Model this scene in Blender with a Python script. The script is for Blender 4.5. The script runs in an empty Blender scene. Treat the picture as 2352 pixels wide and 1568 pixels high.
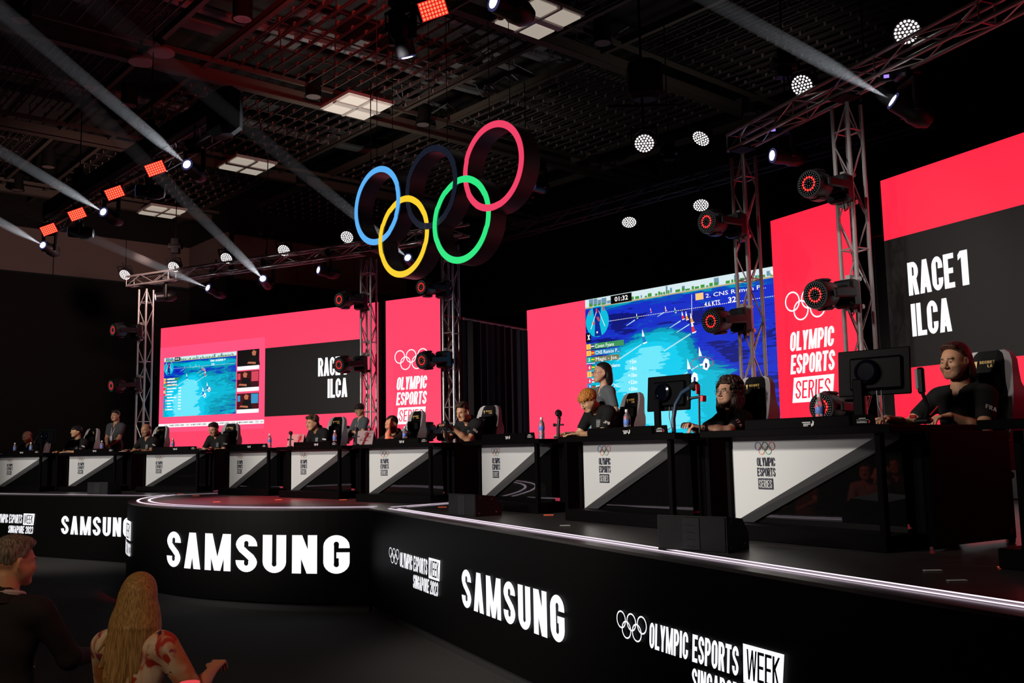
import bpy, math, random
import numpy as np
from mathutils import Vector, Matrix
random.seed(7)
C = bpy.context.scene.collection
SC = bpy.context.scene

# ---------------------------------------------------------------- camera
FPX, PITCH, ROLL, EYE = 2169.93, 0.11414325, -0.01902255, 1.87
_f = Vector((0, math.cos(PITCH), math.sin(PITCH))); _u = Vector((0, -math.sin(PITCH), math.cos(PITCH))); _x = Vector((1, 0, 0))
CX = math.cos(ROLL)*_x + math.sin(ROLL)*_u; CU = -math.sin(ROLL)*_x + math.cos(ROLL)*_u; CF = _f
cam_d = bpy.data.cameras.new('camera'); cam = bpy.data.objects.new('camera', cam_d); C.objects.link(cam)
cam.matrix_world = Matrix(((CX.x, CU.x, -CF.x, 0), (CX.y, CU.y, -CF.y, 0), (CX.z, CU.z, -CF.z, EYE), (0, 0, 0, 1)))
cam_d.sensor_width = 36; cam_d.lens = 36*FPX/2352; cam_d.clip_start = .05; cam_d.clip_end = 200
SC.camera = cam

def ray(px, py): return CX*(px-1176) - CU*(py-784) + CF*FPX
def at(px, py, z=None, Y=None):
    v = ray(px, py); k = (z-EYE)/v.z if z is not None else Y/v.y
    return Vector((0, 0, EYE)) + v*k
def on_plane(px, py, P0, yaw):
    v = ray(px, py); n = Vector((-math.sin(yaw), math.cos(yaw)))
    k = (n.x*P0[0]+n.y*P0[1])/(n.x*v.x+n.y*v.y)
    return Vector((0, 0, EYE)) + v*k
R = math.radians

# ---------------------------------------------------------------- world, exposure
w = bpy.data.worlds.new('hall_dark'); SC.world = w; w.use_nodes = True
w.node_tree.nodes['Background'].inputs[0].default_value = (.9, .85, 1, 1)
w.node_tree.nodes['Background'].inputs[1].default_value = .004
vs = SC.view_settings; vs.view_transform = 'Standard'; vs.look = 'None'; vs.gamma = 1; vs.exposure = 0; vs.use_curve_mapping = False
cy = SC.cycles
cy.use_denoising = True; cy.max_bounces = 5; cy.diffuse_bounces = 3; cy.glossy_bounces = 3; cy.transmission_bounces = 5
cy.volume_bounces = 0; cy.sample_clamp_indirect = 3; cy.sample_clamp_direct = 12; cy.caustics_reflective = False; cy.caustics_refractive = False
try:
    cy.use_light_tree = True
    cy.volume_step_rate = 1
except Exception: pass

def lamp(kind, name, loc, target, energy, color=(1, 1, 1), size=.1, spot=40, blend=.5):
    d = bpy.data.lights.new(name, kind); d.energy = energy; d.color = color
    if kind == 'AREA': d.size = size
    else: d.shadow_soft_size = size
    if kind == 'SPOT': d.spot_size = R(spot); d.spot_blend = blend
    o = bpy.data.objects.new(name, d); C.objects.link(o); o.location = loc
    if target is not None:
        o.rotation_euler = (Vector(target)-Vector(loc)).to_track_quat('-Z', 'Y').to_euler()
    return o
WARM = (1, .93, .84)
# front-of-house key lights hung in front of the stage, one or two for each bank of desks
lamp('SPOT', 'key_light', (-5.6, 4.9, 5.7), (1.4, 8.9, 2.0), 2000, WARM, .3, 48, .7)
lamp('SPOT', 'fill_light', (-6.0, 5.4, 3.3), (1.2, 9.1, 1.9), 1300, (1, .92, .88), .3, 50, .7)  # low fill lights are added to soften the shadow under the desk lips
lamp('SPOT', 'key_light', (-4.4, 2.8, 5.4), (2.6, 6.2, 2.2), 700, WARM, .3, 38, .7)
lamp('SPOT', 'key_light', (-9.2, 6.8, 6.0), (-2.2, 14.4, 2.0), 3200, WARM, .3, 40, .7)
lamp('SPOT', 'fill_light', (-9.0, 7.6, 3.4), (-2.4, 14.2, 1.9), 1700, (1, .92, .88), .3, 42, .7)
lamp('SPOT', 'key_light', (-12.4, 9.6, 6.0), (-7.6, 18.6, 2.0), 2700, WARM, .3, 42, .7)
lamp('SPOT', 'fill_light', (-12.8, 10.4, 3.4), (-7.8, 18.6, 1.9), 1500, (1, .92, .88), .3, 42, .7)
# white spots added to brighten the lattice towers, with no fixtures of their own
for _p, _t, _e in (((-5.6, 13.9, 6.7), (-3.1, 20.3, 3.6), 420), ((-8.0, 17.0, 6.7), (-9.2, 23.6, 3.4), 300), ((-1.6, 10.6, 6.7), (3.2, 13.6, 3.6), 700), ((.4, 8.0, 6.6), (4.2, 11.4, 4.2), 620)):
    lamp('SPOT', 'added_tower_spot', _p, _t, _e, (1, .95, .92), .1, 34, .7)
# red spot added in place of the blinders' glow on the front rows
lamp('SPOT', 'added_red_spot', (2.4, 6.4, 4.6), (-2.1, 4.7, 1.1), 90, (1, .07, .025), .12, 24, .5)
lamp('SPOT', 'house_light', (-2.9, .2, 5.2), (-2.1, 5.0, .9), 300, (1, .66, .38), .3, 44, .8)
lamp('SPOT', 'added_uplight', (-2.6, 13.2, 7.9), (-4.0, 18.2, 10.3), 520, (1, .06, .05), .15, 66, .9)  # added to redden the ceiling lattice, no such fixture on the truss
lamp('SPOT', 'added_deck_spot', (-4.1, 14.7, 6.9), (-4.0, 14.2, 1.2), 6500, (1, .03, .06), .1, 33, .9)  # this spot and the next are added to tint the curved deck red
lamp('SPOT', 'added_deck_spot', (-2.4, 13.9, 6.9), (-2.3, 13.4, 1.2), 2200, (1, .03, .06), .1, 30, .9)
lamp('SPOT', 'added_uplight', (-8.2, 21.0, 6.4), (-13.5, 27.0, 7.5), 950, (1, .62, .55), .15, 90, .9)  # added to brighten the upper left wall, no fixture there
lamp('SPOT', 'added_ceiling_fill', (-3.6, 20.6, 7.0), (-3.0, 23.0, 11.4), 260, (1, .95, .85), .2, 125, .9)  # both spots are added to lift the ceiling out of the dark
lamp('SPOT', 'added_ceiling_fill', (5.2, 17.6, 7.4), (4.0, 20.0, 11.4), 60, (1, .95, .88), .2, 130, .9)

# ---------------------------------------------------------------- materials
MATS = {}
def lin(c):
    def g(v):
        v /= 255
        return v/12.92 if v <= .04045 else ((v+.055)/1.055)**2.4
    return tuple(g(v) for v in c)
def mat(name, col, rough=.5, metal=0, spec=.5, bump=0, bscale=60, var=0, trans=0, coat=0, sheen=0):
    if name in MATS: return MATS[name]
    m = bpy.data.materials.new(name); m.use_nodes = True; nt = m.node_tree; b = nt.nodes['Principled BSDF']
    b.inputs['Base Color'].default_value = (*col, 1); b.inputs['Roughness'].default_value = rough
    b.inputs['Metallic'].default_value = metal; b.inputs['Specular IOR Level'].default_value = spec
    if trans: b.inputs['Transmission Weight'].default_value = trans; b.inputs['IOR'].default_value = 1.2
    if coat: b.inputs['Coat Weight'].default_value = coat
    if sheen: b.inputs['Sheen Weight'].default_value = sheen
    if bump or var:
        tc = nt.nodes.new('ShaderNodeTexCoord'); n = nt.nodes.new('ShaderNodeTexNoise')
        n.inputs['Scale'].default_value = bscale; n.inputs['Detail'].default_value = 4
        nt.links.new(tc.outputs['Object'], n.inputs['Vector'])
        if bump:
            bp = nt.nodes.new('ShaderNodeBump'); bp.inputs['Strength'].default_value = bump; bp.inputs['Distance'].default_value = .01
            nt.links.new(n.outputs['Fac'], bp.inputs['Height']); nt.links.new(bp.outputs['Normal'], b.inputs['Normal'])
        if var:
            r = nt.nodes.new('ShaderNodeMapRange'); r.inputs['To Min'].default_value = 1-var; r.inputs['To Max'].default_value = 1+var
            mx = nt.nodes.new('ShaderNodeVectorMath'); mx.operation = 'SCALE'; mx.inputs[0].default_value = col
            nt.links.new(n.outputs['Fac'], r.inputs['Value']); nt.links.new(r.outputs[0], mx.inputs['Scale'])
            nt.links.new(mx.outputs[0], b.inputs['Base Color'])
    MATS[name] = m; return m
def emit(name, col, strength=1, sample=True, base=(0, 0, 0), rough=.5, var=0):
    if name in MATS: return MATS[name]
    m = bpy.data.materials.new(name); m.use_nodes = True; nt = m.node_tree; b = nt.nodes['Principled BSDF']
    b.inputs['Base Color'].default_value = (*base, 1); b.inputs['Roughness'].default_value = rough
    b.inputs['Emission Color'].default_value = (*col, 1); b.inputs['Emission Strength'].default_value = strength
    if var:
        tc = nt.nodes.new('ShaderNodeTexCoord'); n = nt.nodes.new('ShaderNodeTexNoise'); mp = nt.nodes.new('ShaderNodeMapping')
        mp.inputs['Scale'].default_value = (1, 1, 30); n.inputs['Scale'].default_value = 3
        nt.links.new(tc.outputs['Object'], mp.inputs[0]); nt.links.new(mp.outputs[0], n.inputs['Vector'])
        r = nt.nodes.new('ShaderNodeMapRange'); r.inputs['To Min'].default_value = strength*(1-var); r.inputs['To Max'].default_value = strength*(1+var)
        nt.links.new(n.outputs['Fac'], r.inputs['Value']); nt.links.new(r.outputs[0], b.inputs['Emission Strength'])
    m.cycles.emission_sampling = 'AUTO' if sample else 'NONE'
    MATS[name] = m; return m

# ---------------------------------------------------------------- mesh helpers
class MB:
    def __init__(s): s.v = []; s.f = []; s.mi = []; s.cur = 0
    def add(s, vs, fs, M=None):
        o = len(s.v)
        for p in vs:
            p = Vector(p)
            s.v.append(tuple(M @ p) if M is not None else tuple(p))
        for f in fs: s.f.append([o+i for i in f]); s.mi.append(s.cur)
        return s
    def box(s, c, d, M=None, taper=1):
        x, y, z = d[0]/2, d[1]/2, d[2]/2; t = taper
        v = [(c[0]+a*x*(t if k > 0 else 1), c[1]+b*y*(t if k > 0 else 1), c[2]+k*z) for k in (-1, 1) for b in (-1, 1) for a in (-1, 1)]
        return s.add(v, [(0, 2, 3, 1), (4, 5, 7, 6), (0, 1, 5, 4), (2, 6, 7, 3), (0, 4, 6, 2), (1, 3, 7, 5)], M)
    def rbox(s, c, d, r=.01, M=None):   # box with chamfered edges
        X, Y, Z = d[0]/2, d[1]/2, d[2]/2; r = min(r, X*.9, Y*.9, Z*.9); rings = []
        for z, i in ((-Z, r), (-Z+r, 0), (Z-r, 0), (Z, r)):
            x, y = X-i, Y-i
            rings.append([(c[0]+a, c[1]+b, c[2]+z) for a, b in ((-x+r, -y), (x-r, -y), (x, -y+r), (x, y-r), (x-r, y), (-x+r, y), (-x, y-r), (-x, -y+r))])
        v = [p for q in rings for p in q]; f = [tuple(range(7, -1, -1)), tuple(24+i for i in range(8))]
        for k in range(3):
            for i in range(8): f.append((k*8+i, k*8+(i+1) % 8, k*8+8+(i+1) % 8, k*8+8+i))
        return s.add(v, f, M)
    def cyl(s, a, b, r, r2=None, n=10, caps=True, M=None):
        a = Vector(a); b = Vector(b); r2 = r if r2 is None else r2; d = (b-a).normalized()
        u = d.orthogonal().normalized(); w_ = d.cross(u); v = []
        for p, q in ((a, r), (b, r2)):
            for i in range(n):
                t = 2*math.pi*i/n; v.append(p+u*(q*math.cos(t))+w_*(q*math.sin(t)))
        f = [(i, (i+1) % n, n+(i+1) % n, n+i) for i in range(n)]
        if caps: f += [tuple(range(n-1, -1, -1)), tuple(range(n, 2*n))]
        return s.add(v, f, M)
    def tube(s, pts, r, n=8, M=None):
        pts = [Vector(p) for p in pts]; v = []; u = None
        for i, p in enumerate(pts):
            d = (pts[min(i+1, len(pts)-1)]-pts[max(i-1, 0)]).normalized()
            u = d.orthogonal().normalized() if u is None else (u-d*u.dot(d)).normalized()
            w_ = d.cross(u); rr = r[i] if isinstance(r, (list, tuple)) else r
            for k in range(n):
                t = 2*math.pi*k/n; v.append(p+u*(rr*math.cos(t))+w_*(rr*math.sin(t)))
        f = [(i*n+k, i*n+(k+1) % n, (i+1)*n+(k+1) % n, (i+1)*n+k) for i in range(len(pts)-1) for k in range(n)]
        f += [tuple(range(n-1, -1, -1)), tuple(range((len(pts)-1)*n, len(pts)*n))]
        return s.add(v, f, M)
    def lathe(s, prof, n=20, M=None):   # prof: (radius, height) along local z
        v = [(r*math.cos(2*math.pi*k/n), r*math.sin(2*math.pi*k/n), z) for r, z in prof for k in range(n)]
        f = [(i*n+k, i*n+(k+1) % n, (i+1)*n+(k+1) % n, (i+1)*n+k) for i in range(len(prof)-1) for k in range(n)]
        f += [tuple(range(n-1, -1, -1)), tuple(range((len(prof)-1)*n, len(prof)*n))]
        return s.add(v, f, M)
    def prism(s, pts, y0, y1, M=None):   # outline in local x,z pushed from y0 to y1
        n = len(pts); v = [(x, y0, z) for x, z in pts]+[(x, y1, z) for x, z in pts]
        f = [tuple(range(n)), tuple(range(2*n-1, n-1, -1))]+[(i, n+i, n+(i+1) % n, (i+1) % n) for i in range(n)]
        return s.add(v, f, M)
    def flat(s, polys, y=0, M=None):     # 2-D polygons in local x,z
        for p in polys: s.add([(a, y, b) for a, b in p], [tuple(range(len(p)))], M)
        return s
    def build(s, name, m, parent=None, smooth=False):
        me = bpy.data.meshes.new(name); me.from_pydata(s.v, [], s.f)
        for q in (m if isinstance(m, (list, tuple)) else [m]): me.materials.append(q)
        if isinstance(m, (list, tuple)): me.polygons.foreach_set('material_index', s.mi)
        if smooth:
            me.polygons.foreach_set('use_smooth', [True]*len(me.polygons))
            try: me.set_sharp_from_angle(angle=R(35))
            except Exception: pass
        me.update(); o = bpy.data.objects.new(name, me); C.objects.link(o)
        if parent is not None: o.parent = parent
        return o
def tag(o, label=None, cat=None, group=None, kind=None):
    if label: o['label'] = label
    if cat: o['category'] = cat
    if group: o['group'] = group
    if kind: o['kind'] = kind
    return o
def thing(name, label, cat, M=None, group=None):
    o = bpy.data.objects.new(name, None); C.objects.link(o); o.empty_display_size = .1
    if M is not None: o.matrix_world = M
    return tag(o, label, cat, group)
def copy_tree(o, parent=None):
    c = o.copy(); C.objects.link(c)
    if parent is not None: c.parent = parent
    for ch in list(o.children): copy_tree(ch, c)
    return c
PROTO = {}
def place(key, fn, M, label, cat, group=None, name=None):
    if key not in PROTO:
        t = thing(name or key, label, cat, None, group); fn(t); PROTO[key] = (t, list(t.children))
    else:
        t = PROTO[key][0].copy(); C.objects.link(t)
        for ch in PROTO[key][1]: copy_tree(ch, t)
    t.matrix_world = M; tag(t, label, cat, group); return t
def mxy(x, y, z, yaw): return Matrix.Translation((x, y, z)) @ Matrix.Rotation(yaw, 4, 'Z')
def look(loc, d, up=(0, 0, 1)):   # local -Y points along d, local Z close to up
    y = -Vector(d).normalized(); z = Vector(up); x = y.cross(z).normalized(); z = x.cross(y)
    return Matrix(((x.x, y.x, z.x, loc[0]), (x.y, y.y, z.y, loc[1]), (x.z, y.z, z.z, loc[2]), (0, 0, 0, 1)))

# ---------------------------------------------------------------- condensed block lettering (2-D polygons)
def _arc(cx, cy, rx, ry, a0, a1, n=11): return [(cx+rx*math.cos(R(a0+(a1-a0)*i/n)), cy+ry*math.sin(R(a0+(a1-a0)*i/n))) for i in range(n+1)]
def glyph(ch, w, tx, ty):
    hx, hy = tx/2, ty/2; L, Rr, B, T = hx, w-hx, hy, 1-hy; cx = w/2; rx = (Rr-L)/2; ry = min(.2, rx*1.0)
    P = []; out = []
    def rect(a, b, c, d): out.append([(a, b), (c, b), (c, d), (a, d)])
    def diag(x0, x1, t=tx*1.02, y0=0, y1=1): out.append([(x0, y0), (x0+t, y0), (x1+t, y1), (x1, y1)])
    def stroke(pts, closed=False):
        n = len(pts); o1 = []; o2 = []
        for i in range(n):
            a = pts[i-1] if (i > 0 or closed) else pts[i]; b = pts[(i+1) % n] if (i < n-1 or closed) else pts[i]
            dx, dy = b[0]-a[0], b[1]-a[1]; l = math.hypot(dx, dy) or 1; nx, ny = -dy/l, dx/l
            o1.append((pts[i][0]+nx*hx, pts[i][1]+ny*hy)); o2.append((pts[i][0]-nx*hx, pts[i][1]-ny*hy))
        for i in range(n if closed else n-1):
            j = (i+1) % n; out.append([o1[i], o1[j], o2[j], o2[i]])
    top = _arc(cx, T-ry, rx, ry, 0, 180); bot = _arc(cx, B+ry, rx, ry, 180, 360); m = .5
    if ch in 'O0': stroke(top+bot, True)
    elif ch == 'C': stroke([(Rr, .64)]+top+bot+[(Rr, .36)])
    elif ch == 'G': stroke([(Rr, .66)]+top+bot+[(Rr, .3), (Rr, .47)]); rect(cx, .40, w, .40+ty*.9)
    elif ch in 'S5': stroke([(Rr, .69)]+top+[(L, .70), (L+rx*.25, .61), (cx, .5), (Rr-rx*.25, .39), (Rr, .30)]+bot[::-1]+[(L, .31)])
    elif ch == 'U': stroke([(L, 1)]+bot+[(Rr, 1)])
    elif ch == 'J': stroke([(L, .3)]+bot+[(Rr, 1)])
    elif ch == 'D': rect(0, 0, tx, 1); stroke([(L, T)]+[(cx, T)]+_arc(cx, T-ry, rx, ry, 90, 0)+_arc(cx, B+ry, rx, ry, 0, -90)+[(L, B)])
    elif ch in 'PRB':
        rect(0, 0, tx, 1); q = .30; my = .46 if ch == 'P' else .5
        rr = (T-my)/2; stroke([(L, T), (cx, T)]+_arc(cx, T-rr, rx, rr, 90, -90)+[(L, my)])
        if ch == 'R': diag(w-tx, cx*.75, tx, 0, .5)
        if ch == 'B': rr = (my-B)/2; stroke([(L, my), (cx, my)]+_arc(cx, my-rr, rx, rr, 90, -90)+[(L, B)])
    elif ch in 'EFL':
        rect(0, 0, tx, 1)
        if ch != 'F': rect(0, 0, w, ty)
        if ch != 'L': rect(0, 1-ty, w, 1); rect(0, .5-ty/2, w*.9, .5+ty/2)
    elif ch == 'I': rect(0, 0, tx, 1)
    elif ch == 'T': rect(cx-tx/2, 0, cx+tx/2, 1); rect(0, 1-ty, w, 1)
    elif ch == 'H': rect(0, 0, tx, 1); rect(w-tx, 0, w, 1); rect(0, .5-ty/2, w, .5+ty/2)
    elif ch == 'N': rect(0, 0, tx*.9, 1); rect(w-tx*.9, 0, w, 1); out.append([(0, 1), (tx, 1), (w, 0), (w-tx, 0)])
    elif ch == 'M': rect(0, 0, tx*.85, 1); rect(w-tx*.85, 0, w, 1); t = tx*.8; out.append([(0, 1), (tx, 1), (cx+t/2, 0), (cx-t/2, 0)]); out.append([(w-tx, 1), (w, 1), (cx+t/2, 0), (cx-t/2, 0)])
    elif ch == 'W':
        q = w/4; t = tx*.8
        for a, b in ((0, q), (2*q, q), (2*q, 3*q), (4*q-t, 3*q)): out.append([(min(a, w-t), 1), (min(a, w-t)+t, 1), (b+t/2, 0), (b-t/2, 0)])
    elif ch in 'AV^':
        y0, y1 = (0, 1) if ch != 'V' else (1, 0)
        out.append([(0, y0), (tx, y0), (cx+tx*.5, y1), (cx-tx*.5, y1)]); out.append([(w-tx, y0), (w, y0), (cx+tx*.5, y1), (cx-tx*.5, y1)])
        if ch == 'A': rect(tx*.7, .17, w-tx*.7, .17+ty*.85)
    elif ch == 'Y': rect(cx-tx/2, 0, cx+tx/2, .45); out.append([(0, 1), (tx, 1), (cx+tx/2, .4), (cx-tx/2, .4)]); out.append([(w-tx, 1), (w, 1), (cx+tx/2, .4), (cx-tx/2, .4)])
    elif ch == 'X': out.append([(0, 1), (tx, 1), (w, 0), (w-tx, 0)]); out.append([(0, 0), (tx, 0), (w, 1), (w-tx, 1)])
    elif ch == 'K': rect(0, 0, tx, 1); out.append([(tx*.6, .42), (tx*.6, .66), (w-tx*.9, 1), (w, 1)]); out.append([(tx*.8, .6), (tx*1.3, .7), (w, 0), (w-tx*1.05, 0)])
    elif ch == 'Z': rect(0, 0, w, ty); rect(0, 1-ty, w, 1); out.append([(0, 0), (tx, 0), (w, 1), (w-tx, 1)])
    elif ch == '1': rect(w-tx, 0, w, 1); out.append([(0, .74), (w-tx, .82), (w-tx, 1), (w-tx*1.1, 1), (0, .9)])
    elif ch == '2': stroke([(L, .66)]+top[::-1]+[(Rr, .62), (cx, .34), (L, .1)]); rect(0, 0, w, ty)
    elif ch == '3': rr = .24; stroke([(L, .7)]+top[::-1]+[(Rr, .6), (cx+rx*.4, .51), (cx, .5)]); stroke([(cx, .5), (cx+rx*.4, .49), (Rr, .4)]+bot[::-1]+[(L, .3)])
    elif ch == '-': rect(0, .42, w, .42+ty)
    elif ch == '.': rect(0, 0, tx, ty)
    return out
WIDE = {'M': 1.36, 'W': 1.45, 'I': None, '1': .62, 'A': 1.08, 'V': 1.08, '^': 1.0, ' ': .5, '-': .7, '.': None, 'E': .92, 'F': .9, 'L': .88, 'T': .95}
def word(txt, x0, z0, w, h, weight=.38, gap=.12, slant=0, ty=None):
    """block lettering fitted to the rectangle x0..x0+w, z0..z0+h"""
    cw = []
    for c in txt:
        k = WIDE.get(c, 1); cw.append(weight if k is None else k)
    tot = sum(cw)+gap*(len(txt)-1); sx = (w-abs(slant)*h)/tot; out = []; x = 0; gw = .42
    ty = ty or .155
    for c, k in zip(txt, cw):
        if c != ' ':
            for p in glyph(c, k, weight, ty): out.append([(x0+(x+a)*sx+slant*b*h, z0+b*h) for a, b in p])
        x += k+gap
    return out
def rings2d(cx, cz, r, t, n=40, which=None):
    """five interlaced rings, each its own list of polygons"""
    res = []
    for i, (dx, dz) in enumerate(((-2.17, 0), (0, 0), (2.17, 0), (-1.085, -1.0), (1.085, -1.0))):
        if which is not None and i not in which: continue
        a, b = cx+dx*r, cz+dz*r+.5*r; q = []
        for k in range(n):
            s0, s1 = 2*math.pi*k/n, 2*math.pi*(k+1)/n
            q.append([(a+(r-t)*math.cos(s0), b+(r-t)*math.sin(s0)), (a+r*math.cos(s0), b+r*math.sin(s0)), (a+r*math.cos(s1), b+r*math.sin(s1)), (a+(r-t)*math.cos(s1), b+(r-t)*math.sin(s1))])
        res.append(q)
    return res
def rectp(a, b, c, d): return [(a, b), (c, b), (c, d), (a, d)]
def typeset(txt, x, z, h, m, parent, name='lettering', y=-.012, bold=.0, sx=1, width=None):
    cu = bpy.data.curves.new(name, 'FONT'); cu.body = txt; cu.size = h*1.38; cu.offset = bold*h; cu.resolution_u = 2
    tmp = bpy.data.objects.new(name, cu); C.objects.link(tmp)
    bpy.context.view_layer.update(); dg = bpy.context.evaluated_depsgraph_get()
    me = bpy.data.meshes.new_from_object(tmp.evaluated_get(dg)); bpy.data.objects.remove(tmp)
    if width and len(me.vertices):
        xs = [v.co.x for v in me.vertices]; sx = width/(max(xs)-min(xs))
    me.transform(Matrix.Translation((x, y, z)) @ Matrix.Rotation(R(90), 4, 'X') @ Matrix.Diagonal((sx, 1, 1, 1)))
    me.materials.clear(); me.materials.append(m); o = bpy.data.objects.new(name, me); C.objects.link(o); o.parent = parent; return o

# common materials
blk = mat('black_plastic', (.006, .006, .007), .42, spec=.35)
blkm = mat('matte_black', (.005, .005, .005), .75, spec=.2)
alu = mat('aluminium', (.46, .44, .43), .36, .6, var=.15, bscale=9)
chrome = mat('bright_metal', (.7, .7, .7), .2, 1)
white_led = emit('white_led', (1, .97, .98), 1.15, False)
white_txt = emit('white_screen_text', (.95, .95, 1), 1.05, False)
led_hot = emit('hot_white_led', (1, .96, .93), 2.8, False)
red_led = emit('red_led', (1, .012, .012), .9, False)
# ================================================================ THE HALL
TA = Vector((.755, .656, 0)); NA = Vector((-.656, .755, 0))     # hall axes: along t, along n
YT = math.atan2(TA.y, TA.x)
def hall(t, n, z=0): return TA*t + NA*n + Vector((0, 0, z))
HM = Matrix(((TA.x, NA.x, 0, 0), (TA.y, NA.y, 0, 0), (0, 0, 1, 0), (0, 0, 0, 1)))   # local x=t, y=n
carpet = mat('dark_carpet', (.022, .019, .018), .9, bump=.4, bscale=220, var=.35)
MB().box((2, 10, -.05), (64, 66, .1), HM).build('floor', carpet)['kind'] = 'structure'
wall_beige = mat('acoustic_panel', (.20, .15, .14), .85, bump=.1, bscale=30, var=.12)
wall_dark = mat('dark_wall', (.004, .0036, .0036), .9)
wall_mid = mat('dark_grey_wall', (.012, .011, .011), .9)
def struct(o, kind='structure'): o['kind'] = kind; return o
# left wall in two planes with a step, beige acoustic panels high up over a dark lower part
m = MB(); m.box((-4.3, 33.2, 3.9), (35.3, .3, 7.9), HM); m.box((-4.3, 33.2, 10.7), (35.3, .3, 2.8), HM)
wl = struct(m.build('wall_left', wall_dark))
m = MB()
for k in range(14): m.box((12.2-2.33*k, 33.02, 8.62), (2.30, .06, 1.46), HM)
m.box((13.3, 31.4, 8.62), (.08, 3.2, 1.46), HM)
for k in range(3): m.box((14.6+2.33*k, 29.62, 8.5), (2.30, .06, 1.5), HM)
m.build('panel', wall_beige, wl)
m = MB(); m.box((18.4, 29.8, 5.5), (10, .3, 11), HM); m.box((13.4, 31.5, 5.5), (.1, 3.2, 11), HM)
wb = struct(m.build('wall_far', wall_dark))
m = MB(); m.box((12.4, 32.98, 6.2), (1.8, .05, 3.1), HM)
for k in range(6): m.box((14.6+1.5*k, 29.6, 4.6), (.05, .04, 6), HM)
m.build('panel', wall_mid, wl)
struct(MB().box((23.4, 10, 5.8), (.3, 60, 11.6), HM).build('wall_back', wall_dark))
struct(MB().box((2, -22, 5.8), (60, .3, 11.6), HM).build('wall_right', wall_dark))
struct(MB().box((-22, 10, 5.8), (.3, 60, 11.6), HM).build('wall_front', wall_dark))
# ceiling: soffit, steel beams, slatted lattice with clips
deck_m = mat('ceiling_soffit', (.035, .032, .03), .8, var=.5, bscale=.8)
beam_m = mat('painted_steel', (.09, .072, .058), .55)
rod_m = mat('lattice_steel', (.075, .06, .057), .45)
clip_m = mat('lattice_clip', (.26, .21, .19), .45)
duct_m = mat('grey_duct', (.20, .20, .20), .5, .2)
ce = struct(MB().box((2, 10, 11.9), (64, 66, .2), HM).build('ceiling', deck_m))
AL = [1.3, 7.3, 13.27, 19.2, 25.2, 31.3]; BL = [-17.2, -12.1, -10.8, -5.7, -4.5, .5, 1.7, 6.7, 7.9, 12.8, 14.2, 19.1, 20.4]
m = MB()
for n in AL:
    m.box((2, n, 10.14), (44, .10, .24), HM); m.box((2, n, 9.99), (44, .20, .02), HM); m.box((2, n-.62, 10.2), (44, .06, .10), HM)
for t in BL: m.box((t, 14, 10.30), (.05, 38, .16), HM); m.box((t, 14, 10.20), (.10, 38, .02), HM)
m.build('beam', beam_m, ce)
m = MB(); m2 = MB(); rnd = random.Random(3)
for t0, t1 in ((-10.6, -5.9), (-4.3, .3), (1.9, 6.5), (8.1, 12.6), (14.4, 18.9)):
    for a in range(5):
        n0, n1 = AL[a]+.25, AL[a+1]-.85
        if n0 < 2 and t0 < -5: continue
        k = int((t1-t0)/.32)
        for i in range(k+1):
            t = t0+i*.32
            m.box((t, (n0+n1)/2, 10.16), (.026, n1-n0, .04), HM); m.box((t, (n0+n1)/2, 10.42), (.02, n1-n0, .025), HM)
            j = 0
            while n0+.2+j*.56 < n1:
                q = n0+.2+j*.56
                m2.box((t, q, 10.19), (.05, .05, .07), HM)
                if j % 4 == i % 4: m.box((t, q+.1, 10.3), (.02, .02, .26), HM)
                j += 1
        for j in range(4): m.box(((t0+t1)/2, n0+.8+j*1.15, 10.47), (t1-t0, .02, .03), HM)
m.build('slat_lattice', rod_m, ce); m2.build('clip', clip_m, ce)
m = MB()
for i in range(46):
    t, n = rnd.uniform(5, 19), rnd.uniform(13, 24)
    if rnd.random() < .5: t = rnd.uniform(12.6, 14.6)
    m.box((t, n, 11.2+rnd.uniform(-.3, .3)), (rnd.uniform(.3, 1.0), rnd.uniform(.15, .5), .04), HM)
for n in (15.2, 17.9, 21.3, 23.7): m.tube([hall(t, n+.1*math.sin(t), 10.95) for t in range(2, 20, 2)], .11, 8)
m.build('duct', duct_m, ce)
m = MB()
for i in range(26):
    t, n = rnd.uniform(11.5, 15.5), rnd.uniform(12, 22); z = 10.7; p = []
    for k in range(6): p.append(hall(t+k*.28, n+rnd.uniform(-.25, .25), z+.2*math.sin(k*1.4+i)))
    m.tube(p, .018, 5)
m.build('cable', mat('grey_cable', (.12, .12, .12), .5), ce)

# ceiling fittings
ref_m = mat('lamp_reflector', (.55, .45, .45), .25, .7); wht = mat('white_metal', (.62, .58, .55), .5); trof_m = mat('troffer_louvre', (.60, .55, .48), .4, .1)
def mk_down(t):
    MB().lathe([(.17, .5), (.17, 0), (.20, 0), (.20, .02), (.18, .03), (.18, .5)], 20).build('housing', blkm, t, True)
    MB().lathe([(.165, .005), (.14, .07), (.05, .13), (.01, .13)], 20).build('reflector', ref_m, t, True)
where = {(47, 48): 'in the top left corner', (557, 45): 'above the left spotlight beam near the top edge', (297, 243): 'beside the long white spotlight beam',
 (111, 384): 'above the far left wall panels', (40, 437): 'lowest of the row on the far left', (283, 359): 'just above the front lighting truss', (720, 223): 'left of the four-panel light over the blue ring',
 (972, 287): 'between the blue and the red ring tops', (692, 425): 'left of the hanging blue ring', (1384, 100): 'right of the big four-panel ceiling light', (1722, 262): 'over the left end of the right truss', (1367, 378): 'right of the hanging red ring'}
for (px, py), s in where.items():
    p = at(px, py, z=9.95)
    place('ceiling_downlight', mk_down, Matrix.Translation(p), 'round recessed ceiling downlight, unlit, '+s, 'ceiling light', 'round downlights of the hall ceiling')
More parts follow.
